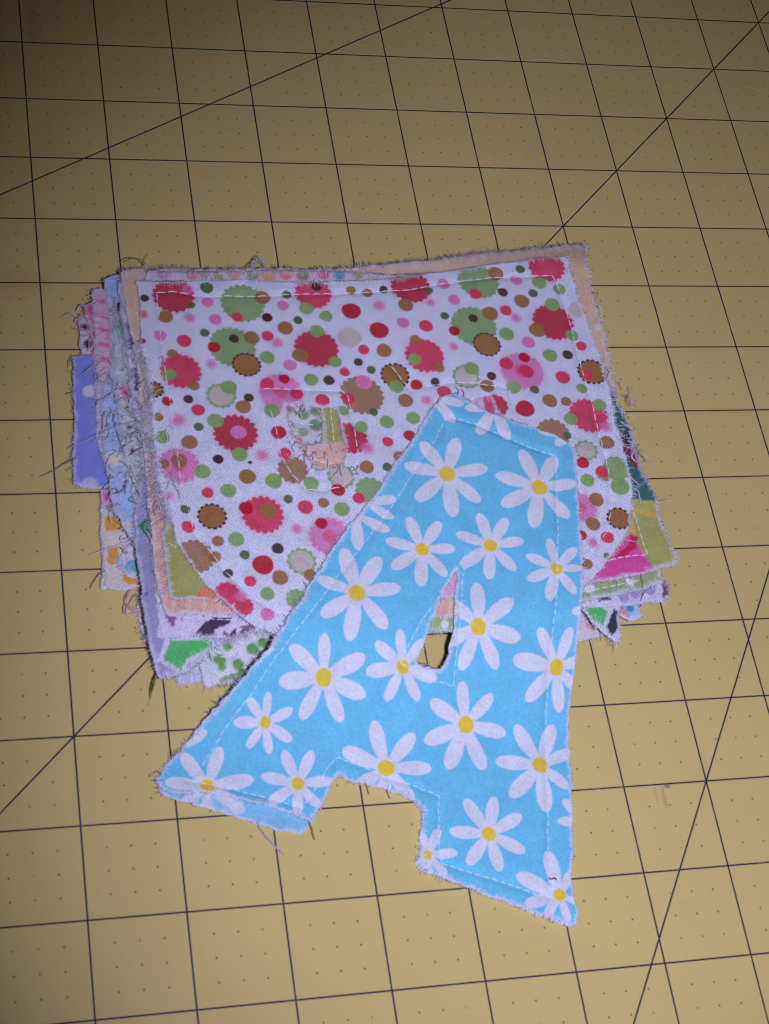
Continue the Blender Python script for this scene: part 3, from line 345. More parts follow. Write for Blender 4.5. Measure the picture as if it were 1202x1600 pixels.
def cotton(name, twill):
    k = Nodes(name)
    at = k.t.nodes.new("ShaderNodeAttribute"); at.attribute_name = "print"
    vec, x, y = k.coords()
    wob = k.math('MULTIPLY', k.noise(vec, 900, 1), .5)
    tau = 2 * math.pi * 1000
    if twill:
        ph = k.math('ADD', k.math('MULTIPLY', x, tau / .86), k.math('MULTIPLY', y, -tau / .98))
        s = k.math('SINE', k.math('ADD', ph, k.math('MULTIPLY', wob, 5.0)))
        s2 = k.math('SINE', k.math('ADD', k.math('MULTIPLY', x, tau / .5), k.math('MULTIPLY', y, tau / .62)))
        weave = k.math('ADD', k.math('MULTIPLY', s, .75), k.math('MULTIPLY', s2, .25))
        lo, hi = .66, 1.14
    else:
        s = k.math('SINE', k.math('ADD', k.math('MULTIPLY', x, tau / .52), k.math('MULTIPLY', wob, 6.0)))
        s2 = k.math('SINE', k.math('ADD', k.math('MULTIPLY', y, tau / .55), k.math('MULTIPLY', wob, 6.0)))
        weave = k.math('MULTIPLY', s, s2)
        lo, hi = .78, 1.12
    shade = k.ramp(k.math('ADD', weave, k.math('MULTIPLY', k.math('SUBTRACT', k.noise(vec, 1500, 2), .5), 3.2)), -1.3, 1.3, lo, hi)
    blot = k.ramp(k.noise(vec, 160, 3), .3, .7, .95, 1.04)
    sh = k.math('MULTIPLY', shade, blot)
    comb = k.t.nodes.new("ShaderNodeCombineXYZ")
    for i in range(3): k.put(comb.inputs[i], sh)
    col = k.mix(1.0, at.outputs['Color'], comb.outputs[0], 'MULTIPLY')
    col = k.mix(k.math('MULTIPLY', k.ramp(weave, .1, 1.0), .03 if twill else .03), col, (.70, .72, .82))
    k.put(k.b.inputs['Base Color'], col)
    k.b.inputs['Roughness'].default_value = .92
    k.b.inputs['Specular IOR Level'].default_value = .15
    k.b.inputs['Sheen Weight'].default_value = .0
    k.b.inputs['Sheen Roughness'].default_value = .5
    k.bump(weave, .35, .00012)
    return k.m
M_TWILL = cotton("twill_cotton", True)
M_PLAIN = cotton("plain_cotton", False)

def thread_material():
    k = Nodes("cotton_thread")
    at = k.t.nodes.new("ShaderNodeAttribute"); at.attribute_name = "print"
    vec, x, y = k.coords()
    sh = k.ramp(k.noise(vec, 1800, 2), .3, .7, .82, 1.05)
    comb = k.t.nodes.new("ShaderNodeCombineXYZ")
    for i in range(3): k.put(comb.inputs[i], sh)
    k.put(k.b.inputs['Base Color'], k.mix(1.0, at.outputs['Color'], comb.outputs[0], 'MULTIPLY'))
    k.b.inputs['Roughness'].default_value = .7
    k.b.inputs['Specular IOR Level'].default_value = .3
    return k.m
M_THREAD = thread_material()
def stitch_material():
    k = Nodes("polyester_stitch_thread")
    vec, x, y = k.coords()
    k.put(k.b.inputs['Base Color'], k.mix(k.noise(vec, 1200, 1), (.78, .80, .86), (.90, .90, .92)))
    k.b.inputs['Roughness'].default_value = .35
    k.b.inputs['Specular IOR Level'].default_value = .6
    return k.m
M_STITCH = stitch_material()

def mat_material():
    k = Nodes("printed_cutting_mat")
    vec, x, y = k.coords()
    u = k.math('DIVIDE', x, .0254); v = k.math('DIVIDE', y, .0254)
    def near(t, n):                        # distance to the nearest multiple of 1/n, in inches
        a = k.math('ADD', k.math('MULTIPLY', t, n), .5)
        return k.math('DIVIDE', k.math('ABSOLUTE', k.math('SUBTRACT', k.math('FRACT', a), .5)), n)
    gu, gv = near(u, 1.0), near(v, 1.0)
    g = k.math('MINIMUM', gu, gv)
    def line(a, b, c):                     # |a u + b v + c|
        return k.math('ABSOLUTE', k.math('ADD', k.math('ADD', k.math('MULTIPLY', u, a), k.math('MULTIPLY', v, b)), c))
    r2 = math.sqrt(.5)
    g = k.math('MINIMUM', g, line(r2, -r2, -11 * r2))
    g = k.math('MINIMUM', g, line(-.5, math.cos(math.pi / 6), 3.39 * math.cos(math.pi / 6)))
    g = k.math('MINIMUM', g, line(math.sin(math.pi / 3), -.5, -7 * math.sin(math.pi / 3) - 6))
    wear = k.noise(vec, 120, 3)
    ink = k.math('MULTIPLY', k.ramp(g, .0060, .0130, 1, 0), k.ramp(wear, .25, .45, .82, 1.0))
    qu, qv = near(u, 4.0), near(v, 4.0)
    rr = k.math('SQRT', k.math('ADD', k.math('MULTIPLY', qu, qu), k.math('MULTIPLY', qv, qv)))
    dot = k.math('MULTIPLY', k.ramp(rr, .0075, .0150, .72, 0), k.ramp(k.math('MINIMUM', gu, gv), .10, .12))
    dot = k.math('MULTIPLY', dot, k.ramp(k.noise(vec, 300, 2), .28, .5, .45, 1.0))
    ink = k.math('MAXIMUM', ink, dot)
    base = k.mix(k.ramp(k.noise(vec, 9, 4, .6), .3, .7), (.69, .542, .178), (.745, .588, .194))
    base = k.mix(k.ramp(k.noise(vec, 2200, 2), .35, .75, 0, .14), base, (.42, .32, .10))
    smud = k.ramp(k.noise(vec, 55, 5, .65), .60, .80, 0, .16)
    base = k.mix(smud, base, (.36, .28, .12))
    # old ink marks: a teal smear by the right edge and a faint pink one far left
    def blob(cu, cv, su, sv, w):
        du = k.math('DIVIDE', k.math('SUBTRACT', u, cu), su); dv = k.math('DIVIDE', k.math('SUBTRACT', v, cv), sv)
        d2 = k.math('ADD', k.math('MULTIPLY', du, du), k.math('MULTIPLY', dv, dv))
        return k.math('MULTIPLY', k.ramp(k.math('ADD', d2, k.math('MULTIPLY', k.math('SUBTRACT', k.noise(vec, 400, 3), .5), 2.2)), .1, 1.3, 1, 0), w)
    base = k.mix(blob(6.52, -12.025, .045, .03, .6), base, (.03, .13, .15))
    base = k.mix(blob(6.45, -12.17, .03, .15, .28), base, (.10, .22, .20))
    base = k.mix(blob(6.36, -12.12, .018, .10, .22), base, (.10, .22, .20))
    base = k.mix(blob(.17, -.68, .09, .4, .25), base, (.40, .10, .12))
    base = k.mix(blob(-.35, -5.0, .5, .25, .16), base, (.45, .16, .08))
    # fine knife scratches
    def scratch(a, b, c, w):
        s = k.math('ADD', line(a, b, c), k.math('MULTIPLY', k.math('SUBTRACT', k.noise(vec, 40, 2), .5), .04))
        m = k.ramp(k.noise(vec, 22, 2), .52, .62)
        return k.math('MULTIPLY', k.ramp(k.math('ABSOLUTE', s), .003, .010, w, 0), m)
    sc = scratch(.35, .937, 1.6, .35)
    for a, c in ((.5, 7.2), (1.3, -1.5), (2.2, -7.7), (-.4, 10.3)):
        sc = k.math('MAXIMUM', sc, scratch(math.cos(a), math.sin(a), c, .30))
    base = k.mix(sc, base, (.78, .68, .38))
    k.put(k.b.inputs['Base Color'], k.mix(ink, base, (.016, .028, .060)))
    k.b.inputs['Roughness'].default_value = .55
    k.b.inputs['Specular IOR Level'].default_value = .25
    k.bump(k.math('ADD', k.noise(vec, 1400, 2), k.math('MULTIPLY', sc, -1.0)), .18, .0002)
    return k.m
M_MAT = mat_material()

# ------------------------------------------------------------------ helpers
def link(name, mesh, parent=None, mat=None, smooth=True):
    o = bpy.data.objects.new(name, mesh); C.objects.link(o)
    if parent is not None: o.parent = parent
    if mat is not None: mesh.materials.append(mat)
    if smooth: mesh.polygons.foreach_set('use_smooth', np.ones(len(mesh.polygons), bool))
    return o
def make_mesh(name, V, F, col=None):
    """V (n,3) in metres, F (m,3|4)"""
    me = bpy.data.meshes.new(name)
    F = np.ascontiguousarray(F, np.int32); w = F.shape[1]
    me.vertices.add(len(V)); me.vertices.foreach_set('co', np.ascontiguousarray(V, np.float32).ravel())
    me.loops.add(F.size); me.loops.foreach_set('vertex_index', F.ravel())
    me.polygons.add(len(F)); me.polygons.foreach_set('loop_start', np.arange(0, F.size, w, dtype=np.int32))
    if col is not None:
        a = me.color_attributes.new('print', 'FLOAT_COLOR', 'POINT')
        rgba = np.ones((len(V), 4), np.float32); rgba[:, :3] = col
        a.data.foreach_set('color', rgba.ravel())
    me.update(calc_edges=True)
    return me
def thing(name, label, cat, loc, group=None):
    o = bpy.data.objects.new(name, None); C.objects.link(o)
    o.location = loc; o.empty_display_size = .01
    o['label'] = label; o['category'] = cat
    if group: o['group'] = group
    return o

def area(p):
    return .5 * np.sum(p[:, 0] * np.roll(p[:, 1], -1) - np.roll(p[:, 0], -1) * p[:, 1])
def densify(poly, step):
    p = np.array(poly, float); q = np.roll(p, -1, 0); out = []
    for a, b in zip(p, q):
        n = max(1, int(np.hypot(*(b - a)) / step))
        out.append(a + (b - a) * np.linspace(0, 1, n, endpoint=False)[:, None])
    return np.vstack(out)
def normals(p):
    t = np.roll(p, -1, 0) - np.roll(p, 1, 0)
    t /= np.maximum(np.hypot(t[:, 0], t[:, 1]), 1e-6)[:, None]
    return np.c_[t[:, 1], -t[:, 0]]                     # to the right of travel: outward on a counter-clockwise ring
def rough_ring(poly, ccw, rag, seed):
    p = np.array(poly, float)
    if (area(p) > 0) != ccw: p = p[::-1]
    p = densify(p, .5); n = normals(p); s = np.arange(len(p)) * .5
    j = vnoise(s, s * 0, 1.6, seed) * rag + vnoise(s, s * 0, 7, seed + 1) * rag * .9
    return p + n * j[:, None]

def sample_line(pts, step):
    p = np.array(pts, float); d = np.r_[0, np.cumsum(np.hypot(*np.diff(p, axis=0).T))]
    s = np.arange(0, d[-1], step)
    return np.c_[np.interp(s, d, p[:, 0]), np.interp(s, d, p[:, 1])]
def quilt_field(lines):
    """callable: how far (mm) the cloth is pulled down by the seams at x, y"""
    if not lines: return lambda x, y: 0 * x
    S = np.vstack([sample_line(l, .5) for l in lines])
    lo = S.min(0) - 5; cs = .25
    nx, ny = (np.ceil((S.max(0) + 5 - lo) / cs)).astype(int) + 1
    D = np.full((ny, nx), 9.0); w = 12
    gy, gx = np.mgrid[-w:w + 1, -w:w + 1]
    for px, py in S:
        i, j = int((px - lo[0]) / cs), int((py - lo[1]) / cs)
        dx = lo[0] + (i + gx) * cs - px; dy = lo[1] + (j + gy) * cs - py
        sub = D[j - w:j + w + 1, i - w:i + w + 1]
        np.minimum(sub, np.hypot(dx, dy), out=sub)
    Q = .42 * np.exp(-(D / 1.15) ** 2)
    def f(x, y):
        i = np.clip(((x - lo[0]) / cs).round().astype(int), 0, nx - 1); j = np.clip(((y - lo[1]) / cs).round().astype(int), 0, ny - 1)
        return Q[j, i]
    return f

FRAY = np.array((.80, .80, .87))
def sheet(name, parent, outline, holes, cell, zf, cf, mat, thick=.36, rag=.3, seed=1, edge_white=.75):
    """a cut piece of cloth: a fine grid clipped to its outline, with turned-down cut edges; returns its rings"""
    rings = [rough_ring(outline, True, rag, seed)] + [rough_ring(h, False, rag, seed + 5 + i) for i, h in enumerate(holes)]
    allp = np.vstack(rings); lo = allp.min(0) - cell * 2; hi = allp.max(0) + cell * 2
    nx, ny = (np.ceil((hi - lo) / cell)).astype(int)
    par = np.zeros((ny, nx + 1), int)
    for r in rings:
        a = r; b = np.roll(r, -1, 0)
        for (x0, y0), (x1, y1) in zip(a, b):
            if y0 == y1: continue
            if y0 > y1: x0, y0, x1, y1 = x1, y1, x0, y0
            j0 = int(math.ceil((y0 - lo[1]) / cell - .5)); j1 = int(math.ceil((y1 - lo[1]) / cell - .5))
            for j in range(j0, j1):
                yc = lo[1] + (j + .5) * cell
                xc = x0 + (x1 - x0) * (yc - y0) / (y1 - y0)
                par[j, min(nx, max(0, int(math.ceil((xc - lo[0]) / cell - .5))))] += 1
    mask = (np.cumsum(par, 1)[:, :nx] % 2) == 1
    J, I = np.nonzero(mask)
    vid = lambda j, i: j * (nx + 1) + i
    quads = np.c_[vid(J, I), vid(J, I + 1), vid(J + 1, I + 1), vid(J + 1, I)]
    pm = np.pad(mask, 1)
    E = []
    for dj, di, e in ((-1, 0, (0, 1)), (0, 1, (1, 2)), (1, 0, (2, 3)), (0, -1, (3, 0))):
        out = ~pm[J + 1 + dj, I + 1 + di]
        E.append(quads[out][:, e])
    E = np.vstack(E)
    # distance of grid nodes from the cut edge
    cnt = pm[:-1, :-1].astype(int) + pm[1:, :-1] + pm[:-1, 1:] + pm[1:, 1:]
    inn = cnt > 0; lev = np.where(inn & (cnt == 4), 99, 0)
    for s in range(1, int(2.2 / cell) + 2):
        z = lev < s; g = z.copy()
        g[1:] |= z[:-1]; g[:-1] |= z[1:]; g[:, 1:] |= z[:, :-1]; g[:, :-1] |= z[:, 1:]
        if s % 2:
            g[1:, 1:] |= z[:-1, :-1]; g[:-1, :-1] |= z[1:, 1:]; g[1:, :-1] |= z[:-1, 1:]; g[:-1, 1:] |= z[1:, :-1]
        lev = np.where(g & (lev == 99), s, lev)
    used = np.unique(quads); remap = np.full((nx + 1) * (ny + 1), -1); remap[used] = np.arange(len(used))
    jj, ii = used // (nx + 1), used % (nx + 1)
    xy = np.c_[lo[0] + ii * cell, lo[1] + jj * cell]; dist = lev[jj, ii] * cell
    bv = np.unique(remap[E])
    for c in range(0, len(bv), 1500):
        q = bv[c:c + 1500]
        d2 = ((xy[q][:, None] - allp[None]) ** 2).sum(2); m = d2.argmin(1)
        ok = d2[np.arange(len(q)), m] < (1.1 * cell) ** 2
        xy[q[ok]] = allp[m[ok]]
    x, y = xy[:, 0], xy[:, 1]
    z = zf(x, y) + vnoise(x, y, 3.1, seed + 21) * .05
    z = z + np.where(dist < 1.5, vnoise(x, y, 2.4, seed + 22) * .22 * (1 - dist / 1.5), 0)
    col = cf(x, y)
    wn = (.55 if cell < .26 else .35 if cell < .5 else .6) + (.75 if cell < .5 else 1.1) * np.clip(vnoise(x, y, 1.1, seed + 23) * .6 + vnoise(x, y, 6, seed + 24) * .6 + .25, 0, 1)
    w = np.clip(1 - dist / wn, 0, 1) * edge_white
    col = col * (1 - w[:, None]) + FRAY * w[:, None]
    n = len(xy); quads = remap[quads]; E = remap[E]
    low = np.full(n, -1); low[bv] = n + np.arange(len(bv))
    sk = np.c_[E[:, 0], low[E[:, 0]], low[E[:, 1]], E[:, 1]]
    V = np.vstack([np.c_[x, y, z], np.c_[x[bv], y[bv], z[bv] - thick]])
    cc = np.vstack([col, col[bv] * .5 + FRAY * .5])
    o = link(name, make_mesh(name, V * 1e-3 - np.array(parent.location), np.vstack([quads, sk]), cc), parent, mat)
    return rings

def tubes(P, R, sides=3):
    """P (n,m,3) paths, R (n,m) radii -> V, F, path index per vertex"""
    n, m, _ = P.shape
    T = np.gradient(P, axis=1); T /= np.maximum(np.linalg.norm(T, axis=2, keepdims=True), 1e-9)
    U = np.cross(T, np.array([0, 0, 1.0])); bad = np.linalg.norm(U, axis=2) < 1e-3; U[bad] = (1, 0, 0)
    U /= np.linalg.norm(U, axis=2, keepdims=True); B = np.cross(T, U)
    a = np.arange(sides) / sides * 2 * np.pi
    V = P[:, :, None] + R[:, :, None, None] * (np.cos(a)[None, None, :, None] * U[:, :, None] + np.sin(a)[None, None, :, None] * B[:, :, None])
    base = (np.arange(n)[:, None, None] * m + np.arange(m - 1)[None, :, None]) * sides
    s = np.arange(sides)[None, None]; s1 = (s + 1) % sides
    F = np.stack([base + s, base + s1, base + sides + s1, base + sides + s], -1).reshape(-1, 4)
    return V.reshape(-1, 3), F, np.repeat(np.arange(n), m * sides)

def fray(parent, rings, zf, cf, per_mm, length, seed, inset=.5, spread=.38, sel=None, pale=.45, bend=.5):
    """loose yarns along the cut edges, from `inset` mm inside the cloth to some way out"""
    r = np.random.default_rng(seed); P = []; N = []
    for ring in rings:
        nn = normals(ring); rr, nr = ring, nn
        if sel is not None:
            m = sel(ring, nn); rr, nr = ring[m], nn[m]
        for _ in range(max(1, int(math.ceil(per_mm * .5)))):
            keep = r.random(len(rr)) < per_mm * .5 / max(1, int(math.ceil(per_mm * .5)))
            P.append(rr[keep] + r.normal(0, .12, (keep.sum(), 2))); N.append(nr[keep])
    p = np.vstack(P); nn = np.vstack(N); n = len(p)
    if n == 0: return
    L = length * (.35 + r.gamma(1.6, .45, n))
    L *= .5 + .8 * np.clip(vnoise(p[:, 0], p[:, 1], 9, seed + 3) + .6, 0, 1.6)
    a = r.normal(0, spread, n); d = np.c_[nn[:, 0] * np.cos(a) - nn[:, 1] * np.sin(a), nn[:, 0] * np.sin(a) + nn[:, 1] * np.cos(a)]
    b = r.normal(0, bend, n); side = np.c_[-d[:, 1], d[:, 0]]
    ins = inset * r.uniform(.4, 1.25, n)
    path = []
    rise = r.normal(.10, .22, n); off = r.uniform(-.3, .13, n)
    for t, (ci, co) in enumerate(((-1, 0), (-.3, 0), (0, .5), (0, 1.0))):
        q = p + d * (ci * ins + co * L)[:, None] + side * (b * L * co ** 2 * .6)[:, None]
        e = p - nn * .15
        z0 = zf(q[:, 0], q[:, 1]) + .10 if co == 0 else zf(e[:, 0], e[:, 1]) + off
        zz = z0 + np.where(co > 0, rise * L * co - .12 * L * co ** 2, 0) - (.12 if t == 0 else 0)
        path.append(np.c_[q, np.maximum(zz, .12)])
    path = np.stack(path, 1)
    R = r.uniform(.06, .13, n)[:, None] * np.array([.8, 1, .9, .35])
    V, F, idx = tubes(path, R, 3)
    col = cf(p[:, 0] - nn[:, 0] * .8, p[:, 1] - nn[:, 1] * .8)
    m = r.uniform(pale, 1, n)[:, None]
    col = (col * (1 - m) + FRAY * m) * (1.08 - (.6 if pale < .3 else .28) * r.random(n)[:, None] ** 1.6)
    o = link('frayed_edge', make_mesh('frayed_edge', V * 1e-3 - np.array(parent.location), F, np.clip(col, 0, .9)[idx]), parent, M_THREAD)
    o['kind'] = 'stuff'

def stitching(parent, lines, zf, length, seed, rad=.16):
    r = np.random.default_rng(seed)
    t = np.linspace(0, 1, 6)
    for l in lines:
        paths = []; rads = []
        p = sample_line(l, .1); step = int(length / .1); gap = 4
        i = 0
        while i + step < len(p):
            e = i + int(step * r.uniform(.85, 1.1))
            e = min(e, len(p) - 1)
            q = p[np.linspace(i, e, 6).astype(int)] + r.normal(0, .07, 2)
            z = zf(q[:, 0], q[:, 1]) + .06 + .16 * np.sin(np.pi * t) - .15 * (1 - np.sin(np.pi * t))
            paths.append(np.c_[q, z]); rads.append(rad * np.array([.5, .9, 1, 1, .9, .5]))
            i = e + gap
        if not paths: continue
        V, F, idx = tubes(np.array(paths), np.array(rads), 6)
        link('stitching', make_mesh('stitching', V * 1e-3 - np.array(parent.location), F), parent, M_STITCH)

def catmull(P, n):
    P = np.array(P, float); Q = np.vstack([2 * P[0] - P[1], P, 2 * P[-1] - P[-2]]); out = []
    for i in range(len(P) - 1):
        a, b, c, d = Q[i:i + 4]
        for t in np.linspace(0, 1, n, endpoint=False):
            out.append(.5 * (2 * b + (c - a) * t + (2 * a - 5 * b + 4 * c - d) * t * t + (3 * b - a - 3 * c + d) * t ** 3))
    out.append(P[-1]); return np.array(out)
def loose_thread(parent, key, rad, colour, xy, dz):
    xy = np.array(xy, float)
    k = key if key == 'A' else 16 if key == 'B' else DATA[key]['k']
    z = np.maximum(lift(k, xy[:, 0], xy[:, 1]) + np.array(dz), .15)
    p = catmull(np.c_[xy, z], 6); m = len(p)
    R = np.full(m, rad); R[-1] *= .4
    a, fa, i1 = tubes(p[None], R[None], 5)
    # a second ply twisted round the first
    ph = np.arange(m) * 1.1
    p2 = p + np.c_[np.cos(ph), np.sin(ph), np.sin(ph + 1)] * rad * .9
    b, fb, i2 = tubes(p2[None], R[None] * .7, 4)
    V = np.vstack([a, b]); col = np.tile(alb(colour), (len(V), 1))
    link('loose_thread', make_mesh('loose_thread', V * 1e-3 - np.array(parent.location), np.vstack([fa, fb + len(a)]), col), parent, M_THREAD)

# ------------------------------------------------------------------ printed patterns (colour per point of the cloth)
def paint(col, a, c):
    col *= (1 - a)[:, None]; col += a[:, None] * np.asarray(c)[None]
def near_mask(x, y, cx, cy, r):
    return np.nonzero((np.abs(x - cx) < r) & (np.abs(y - cy) < r))[0]
def daisies(x, y):
    col = np.tile((.185, .655, .83), (len(x), 1))
    white = np.array((.83, .85, .86)); yel = np.array((.93, .68, .06))
    for (cx, cy), tips, vis in DATA['A']['daisy']:
        Lm = max(math.hypot(a - cx, b - cy) for a, b in tips)
        k = near_mask(x, y, cx, cy, Lm * 1.2)
        if not len(k): continue
        dx, dy = x[k] - cx, y[k] - cy; al = np.zeros(len(k))
        for a, b in tips:
            L = math.hypot(a - cx, b - cy); ux, uy = (a - cx) / L, (b - cy) / L
            t = (dx * ux + dy * uy) / L; s = np.abs(-dx * uy + dy * ux)
            tt = np.clip(t, 0, 1)
            w = L * .165 * np.sqrt(np.clip(1 - ((tt - .66) / np.where(tt > .66, .34, 1.02)) ** 2, 0, 1)) * (.60 + .40 * sstep(0, .6, tt))
            e = np.minimum(w - s, (1 - t) * L * .6); e = np.where(t < 0, -1, e)
            al = np.maximum(al, np.clip(e / .22 + .5, 0, 1))
        if vis:
            lm = sum(math.hypot(a - cx, b - cy) for a, b in tips) / len(tips)
            rr = np.hypot(dx, dy)
            al = np.maximum(al, np.clip((lm * .21 - rr) / .22 + .5, 0, 1))
        sub = col[k]; paint(sub, al * .97, white)
        if vis:
            th = np.arctan2(dy, dx)
            paint(sub, np.clip((lm * .185 * (1 + .03 * np.sin(5 * th)) - rr) / .25 + .5, 0, 1), yel)
        col[k] = sub
    return col
def dotted(x, y):
    col = np.tile(alb(COTTON), (len(x), 1))
    order = sorted(DATA['B']['dots'], key=lambda d: -d[2] - (4 if d[4] in (1, 2) else 0))
    for n, (cx, cy, r, c, st) in enumerate(order):
        k = near_mask(x, y, cx, cy, r * 1.6 + .5)
        if not len(k): continue
        dx, dy = x[k] - cx, y[k] - cy; rr = np.hypot(dx, dy); th = np.arctan2(dy, dx)
        sub = col[k]; base = alb(PAL[c])
        wob = vnoise(x[k], y[k], .5, 40) * .06
        nb = max(11, int(2 * math.pi * r / (1.75 if st == 3 else 2.1)))
        if st == 0:
            a = np.clip((r * (1 + .02 * np.sin(3 * th + n)) - rr) / .2 + .5 + wob, 0, 1)
            paint(sub, a * .96, base)
        elif st == 1:
            sc = np.abs(np.sin(nb * th / 2))
            edge = r * .87 + (.16 * r if r < 6 else .95) * sc ** .7
            if c in 'CPR':                                       # bleeding reds: soft fringe
                paint(sub, np.clip((r * 1.22 - rr) / (r * .34), 0, 1) * .62 * (.7 + .3 * np.sin(nb * th)), alb(PAL['P']))
            a = np.clip((edge - rr) / .22 + .5 + wob * 2, 0, 1)
            tone = .5 + .5 * vnoise(x[k], y[k], 2.2, 60 + n)
            paint(sub, a * (.9 if c != 'P' else .88), base)
            if c == 'P':
                paint(sub, np.clip((r * .42 - rr) / .8, 0, 1) * .5, alb(PAL['C']))
            if c == 'C':
                paint(sub, a * .35 * tone, alb(PAL['R']))
            if c == 'G':
                paint(sub, a * .22 * tone, alb(PAL['D']))
        elif st == 2:
            sc = np.sin(13 * th + n)
            a = np.clip((r * (1.0 + .10 * sc) - rr) / (r * .45) , 0, 1)
            paint(sub, a * .72, base)
            paint(sub, np.clip((r * .55 - rr) / (r * .3), 0, 1) * .4, alb(PAL['C']))
        elif st == 3:
            sc = np.abs(np.sin(nb * th / 2))
            paint(sub, np.clip((r * .84 + .80 * sc ** .6 - rr) / .2 + .5, 0, 1), alb(PAL['K']))
            paint(sub, np.clip((r * .86 - rr) / .2 + .5 + wob, 0, 1), base)
        else:
            sc = np.abs(np.sin(nb * th / 2))
            paint(sub, np.clip((r * .82 + .85 * sc ** .7 - rr) / .22 + .5, 0, 1) * .9, alb(PAL['G']))
            paint(sub, np.clip((r * .76 - rr) / .25 + .5, 0, 1), base)
        col[k] = sub
    return col
def in_poly(x, y, poly):
    c = np.zeros(len(x), bool); n = len(poly)
    for i in range(n):
        (x0, y0), (x1, y1) = poly[i], poly[(i + 1) % n]
        if y0 == y1: continue
        c ^= ((y0 > y) != (y1 > y)) & (x < x0 + (x1 - x0) * (y - y0) / (y1 - y0))
    return c
def printed(base, shapes):
    def f(x, y):
        col = np.tile(alb(base), (len(x), 1))
        for s in shapes:
            if s[0] == 'p':
                P = np.array(s[1]); k = np.nonzero((x > P[:, 0].min()) & (x < P[:, 0].max()) & (y > P[:, 1].min()) & (y < P[:, 1].max()))[0]
                k = k[in_poly(x[k], y[k], s[1])]; col[k] = col[k] * .06 + .94 * alb(s[2])
            else:
                cx, cy, r = s[1:4]; k = near_mask(x, y, cx, cy, r * 1.3)
                if not len(k): continue
                rr = np.hypot(x[k] - cx, y[k] - cy); R = r
                if s[0] == 's': R = r * (.62 + .38 * np.cos(s[4] * np.arctan2(y[k] - cy, x[k] - cx)))
                sub = col[k]; paint(sub, np.clip((R - rr) / .5 + .5, 0, 1) * .95, alb(s[-1])); col[k] = sub
        return col
    return f

# ------------------------------------------------------------------ the cutting mat
def box_slab(x0, x1, y0, y1, z0, z1, rad, n=8):
    ring = []
    for cx, cy, a0 in ((x1 - rad, y0 + rad, -90), (x1 - rad, y1 - rad, 0), (x0 + rad, y1 - rad, 90), (x0 + rad, y0 + rad, 180)):
        for i in range(n + 1):
            a = math.radians(a0 + 90 * i / n); ring.append((cx + rad * math.cos(a), cy + rad * math.sin(a)))
    m = len(ring)
    V = [(x, y, z0) for x, y in ring] + [(x, y, z1) for x, y in ring]
    F = [tuple(range(m - 1, -1, -1)), tuple(range(m, 2 * m))] + [(i, (i + 1) % m, m + (i + 1) % m, m + i) for i in range(m)]
    return V, F
V, F = box_slab(-.215, .395, -.60, .315, -.0025, 0, .012)
me = bpy.data.meshes.new('cutting_mat'); me.from_pydata(V, [], F)
mat_obj = link('cutting_mat', me, None, M_MAT, smooth=False)
mat_obj['label'] = 'yellow cutting mat printed with dark grid lines, under all the letters'
mat_obj['category'] = 'cutting mat'

# ------------------------------------------------------------------ fabric letters
INFO = {
 'orchard': ((165, 168, 95), 'fabric letter in yellow-green print with a hot pink corner, right under the dotted one'),
 'salmon': ((255, 190, 158), 'salmon pink fabric letter bordering the left edge and top right corner of the dotted one'),
 'sage': ((152, 176, 112), 'sage green fabric letter with white dots, just under the hot pink corner'),
 'violet': ((214, 207, 232), 'white fabric letter with dark purple leaves, below the salmon band'),
 'emerald': ((152, 152, 188), 'grey fabric letter with bright green and black blocks, frayed at its lower left corner'),
 'meadow': ((195, 205, 202), 'pale fabric letter with pink star flowers and brown dots, between salmon and pale blue edges'),
 'skyblue': ((165, 193, 230), 'pale blue fabric letter with cream dots, right beside the periwinkle tab'),
 'zigzag': ((226, 182, 208), 'pale pink fabric letter with pink stripes, at the upper left of the pile'),
 'rosepink': ((222, 92, 140), 'plain rose pink fabric letter, thin sliver left of the pink striped one'),
 'periwinkle': ((136, 148, 228), 'periwinkle blue polka-dot fabric letter sticking out farthest left'),
 'cocoa': ((214, 200, 206), 'white fabric letter with dark brown blots, just above the periwinkle tab'),
 'aqua': ((214, 211, 222), 'white fabric letter with aqua patch and red dot, over the orange blocks'),
 'orange': ((226, 211, 196), 'cream fabric letter with orange blocks, at the lower left of the pile'),
 'leaf': ((226, 228, 234), 'white fabric letter with green leaves, peeking out by the left edge of the daisy letter'),
 'blush': ((224, 200, 208), 'pale pink fabric letter with tangled pink threads, lowest at the left'),
 'navyspot': ((205, 208, 226), 'white fabric letter with small navy spots, between green blocks and green leaves'),
}
top = lambda p, n: n[:, 1] > .8
leftside = lambda p, n: n[:, 0] < -.75
bottom = lambda p, n: n[:, 1] < -.7
every = lambda p, n: n[:, 0] < 9
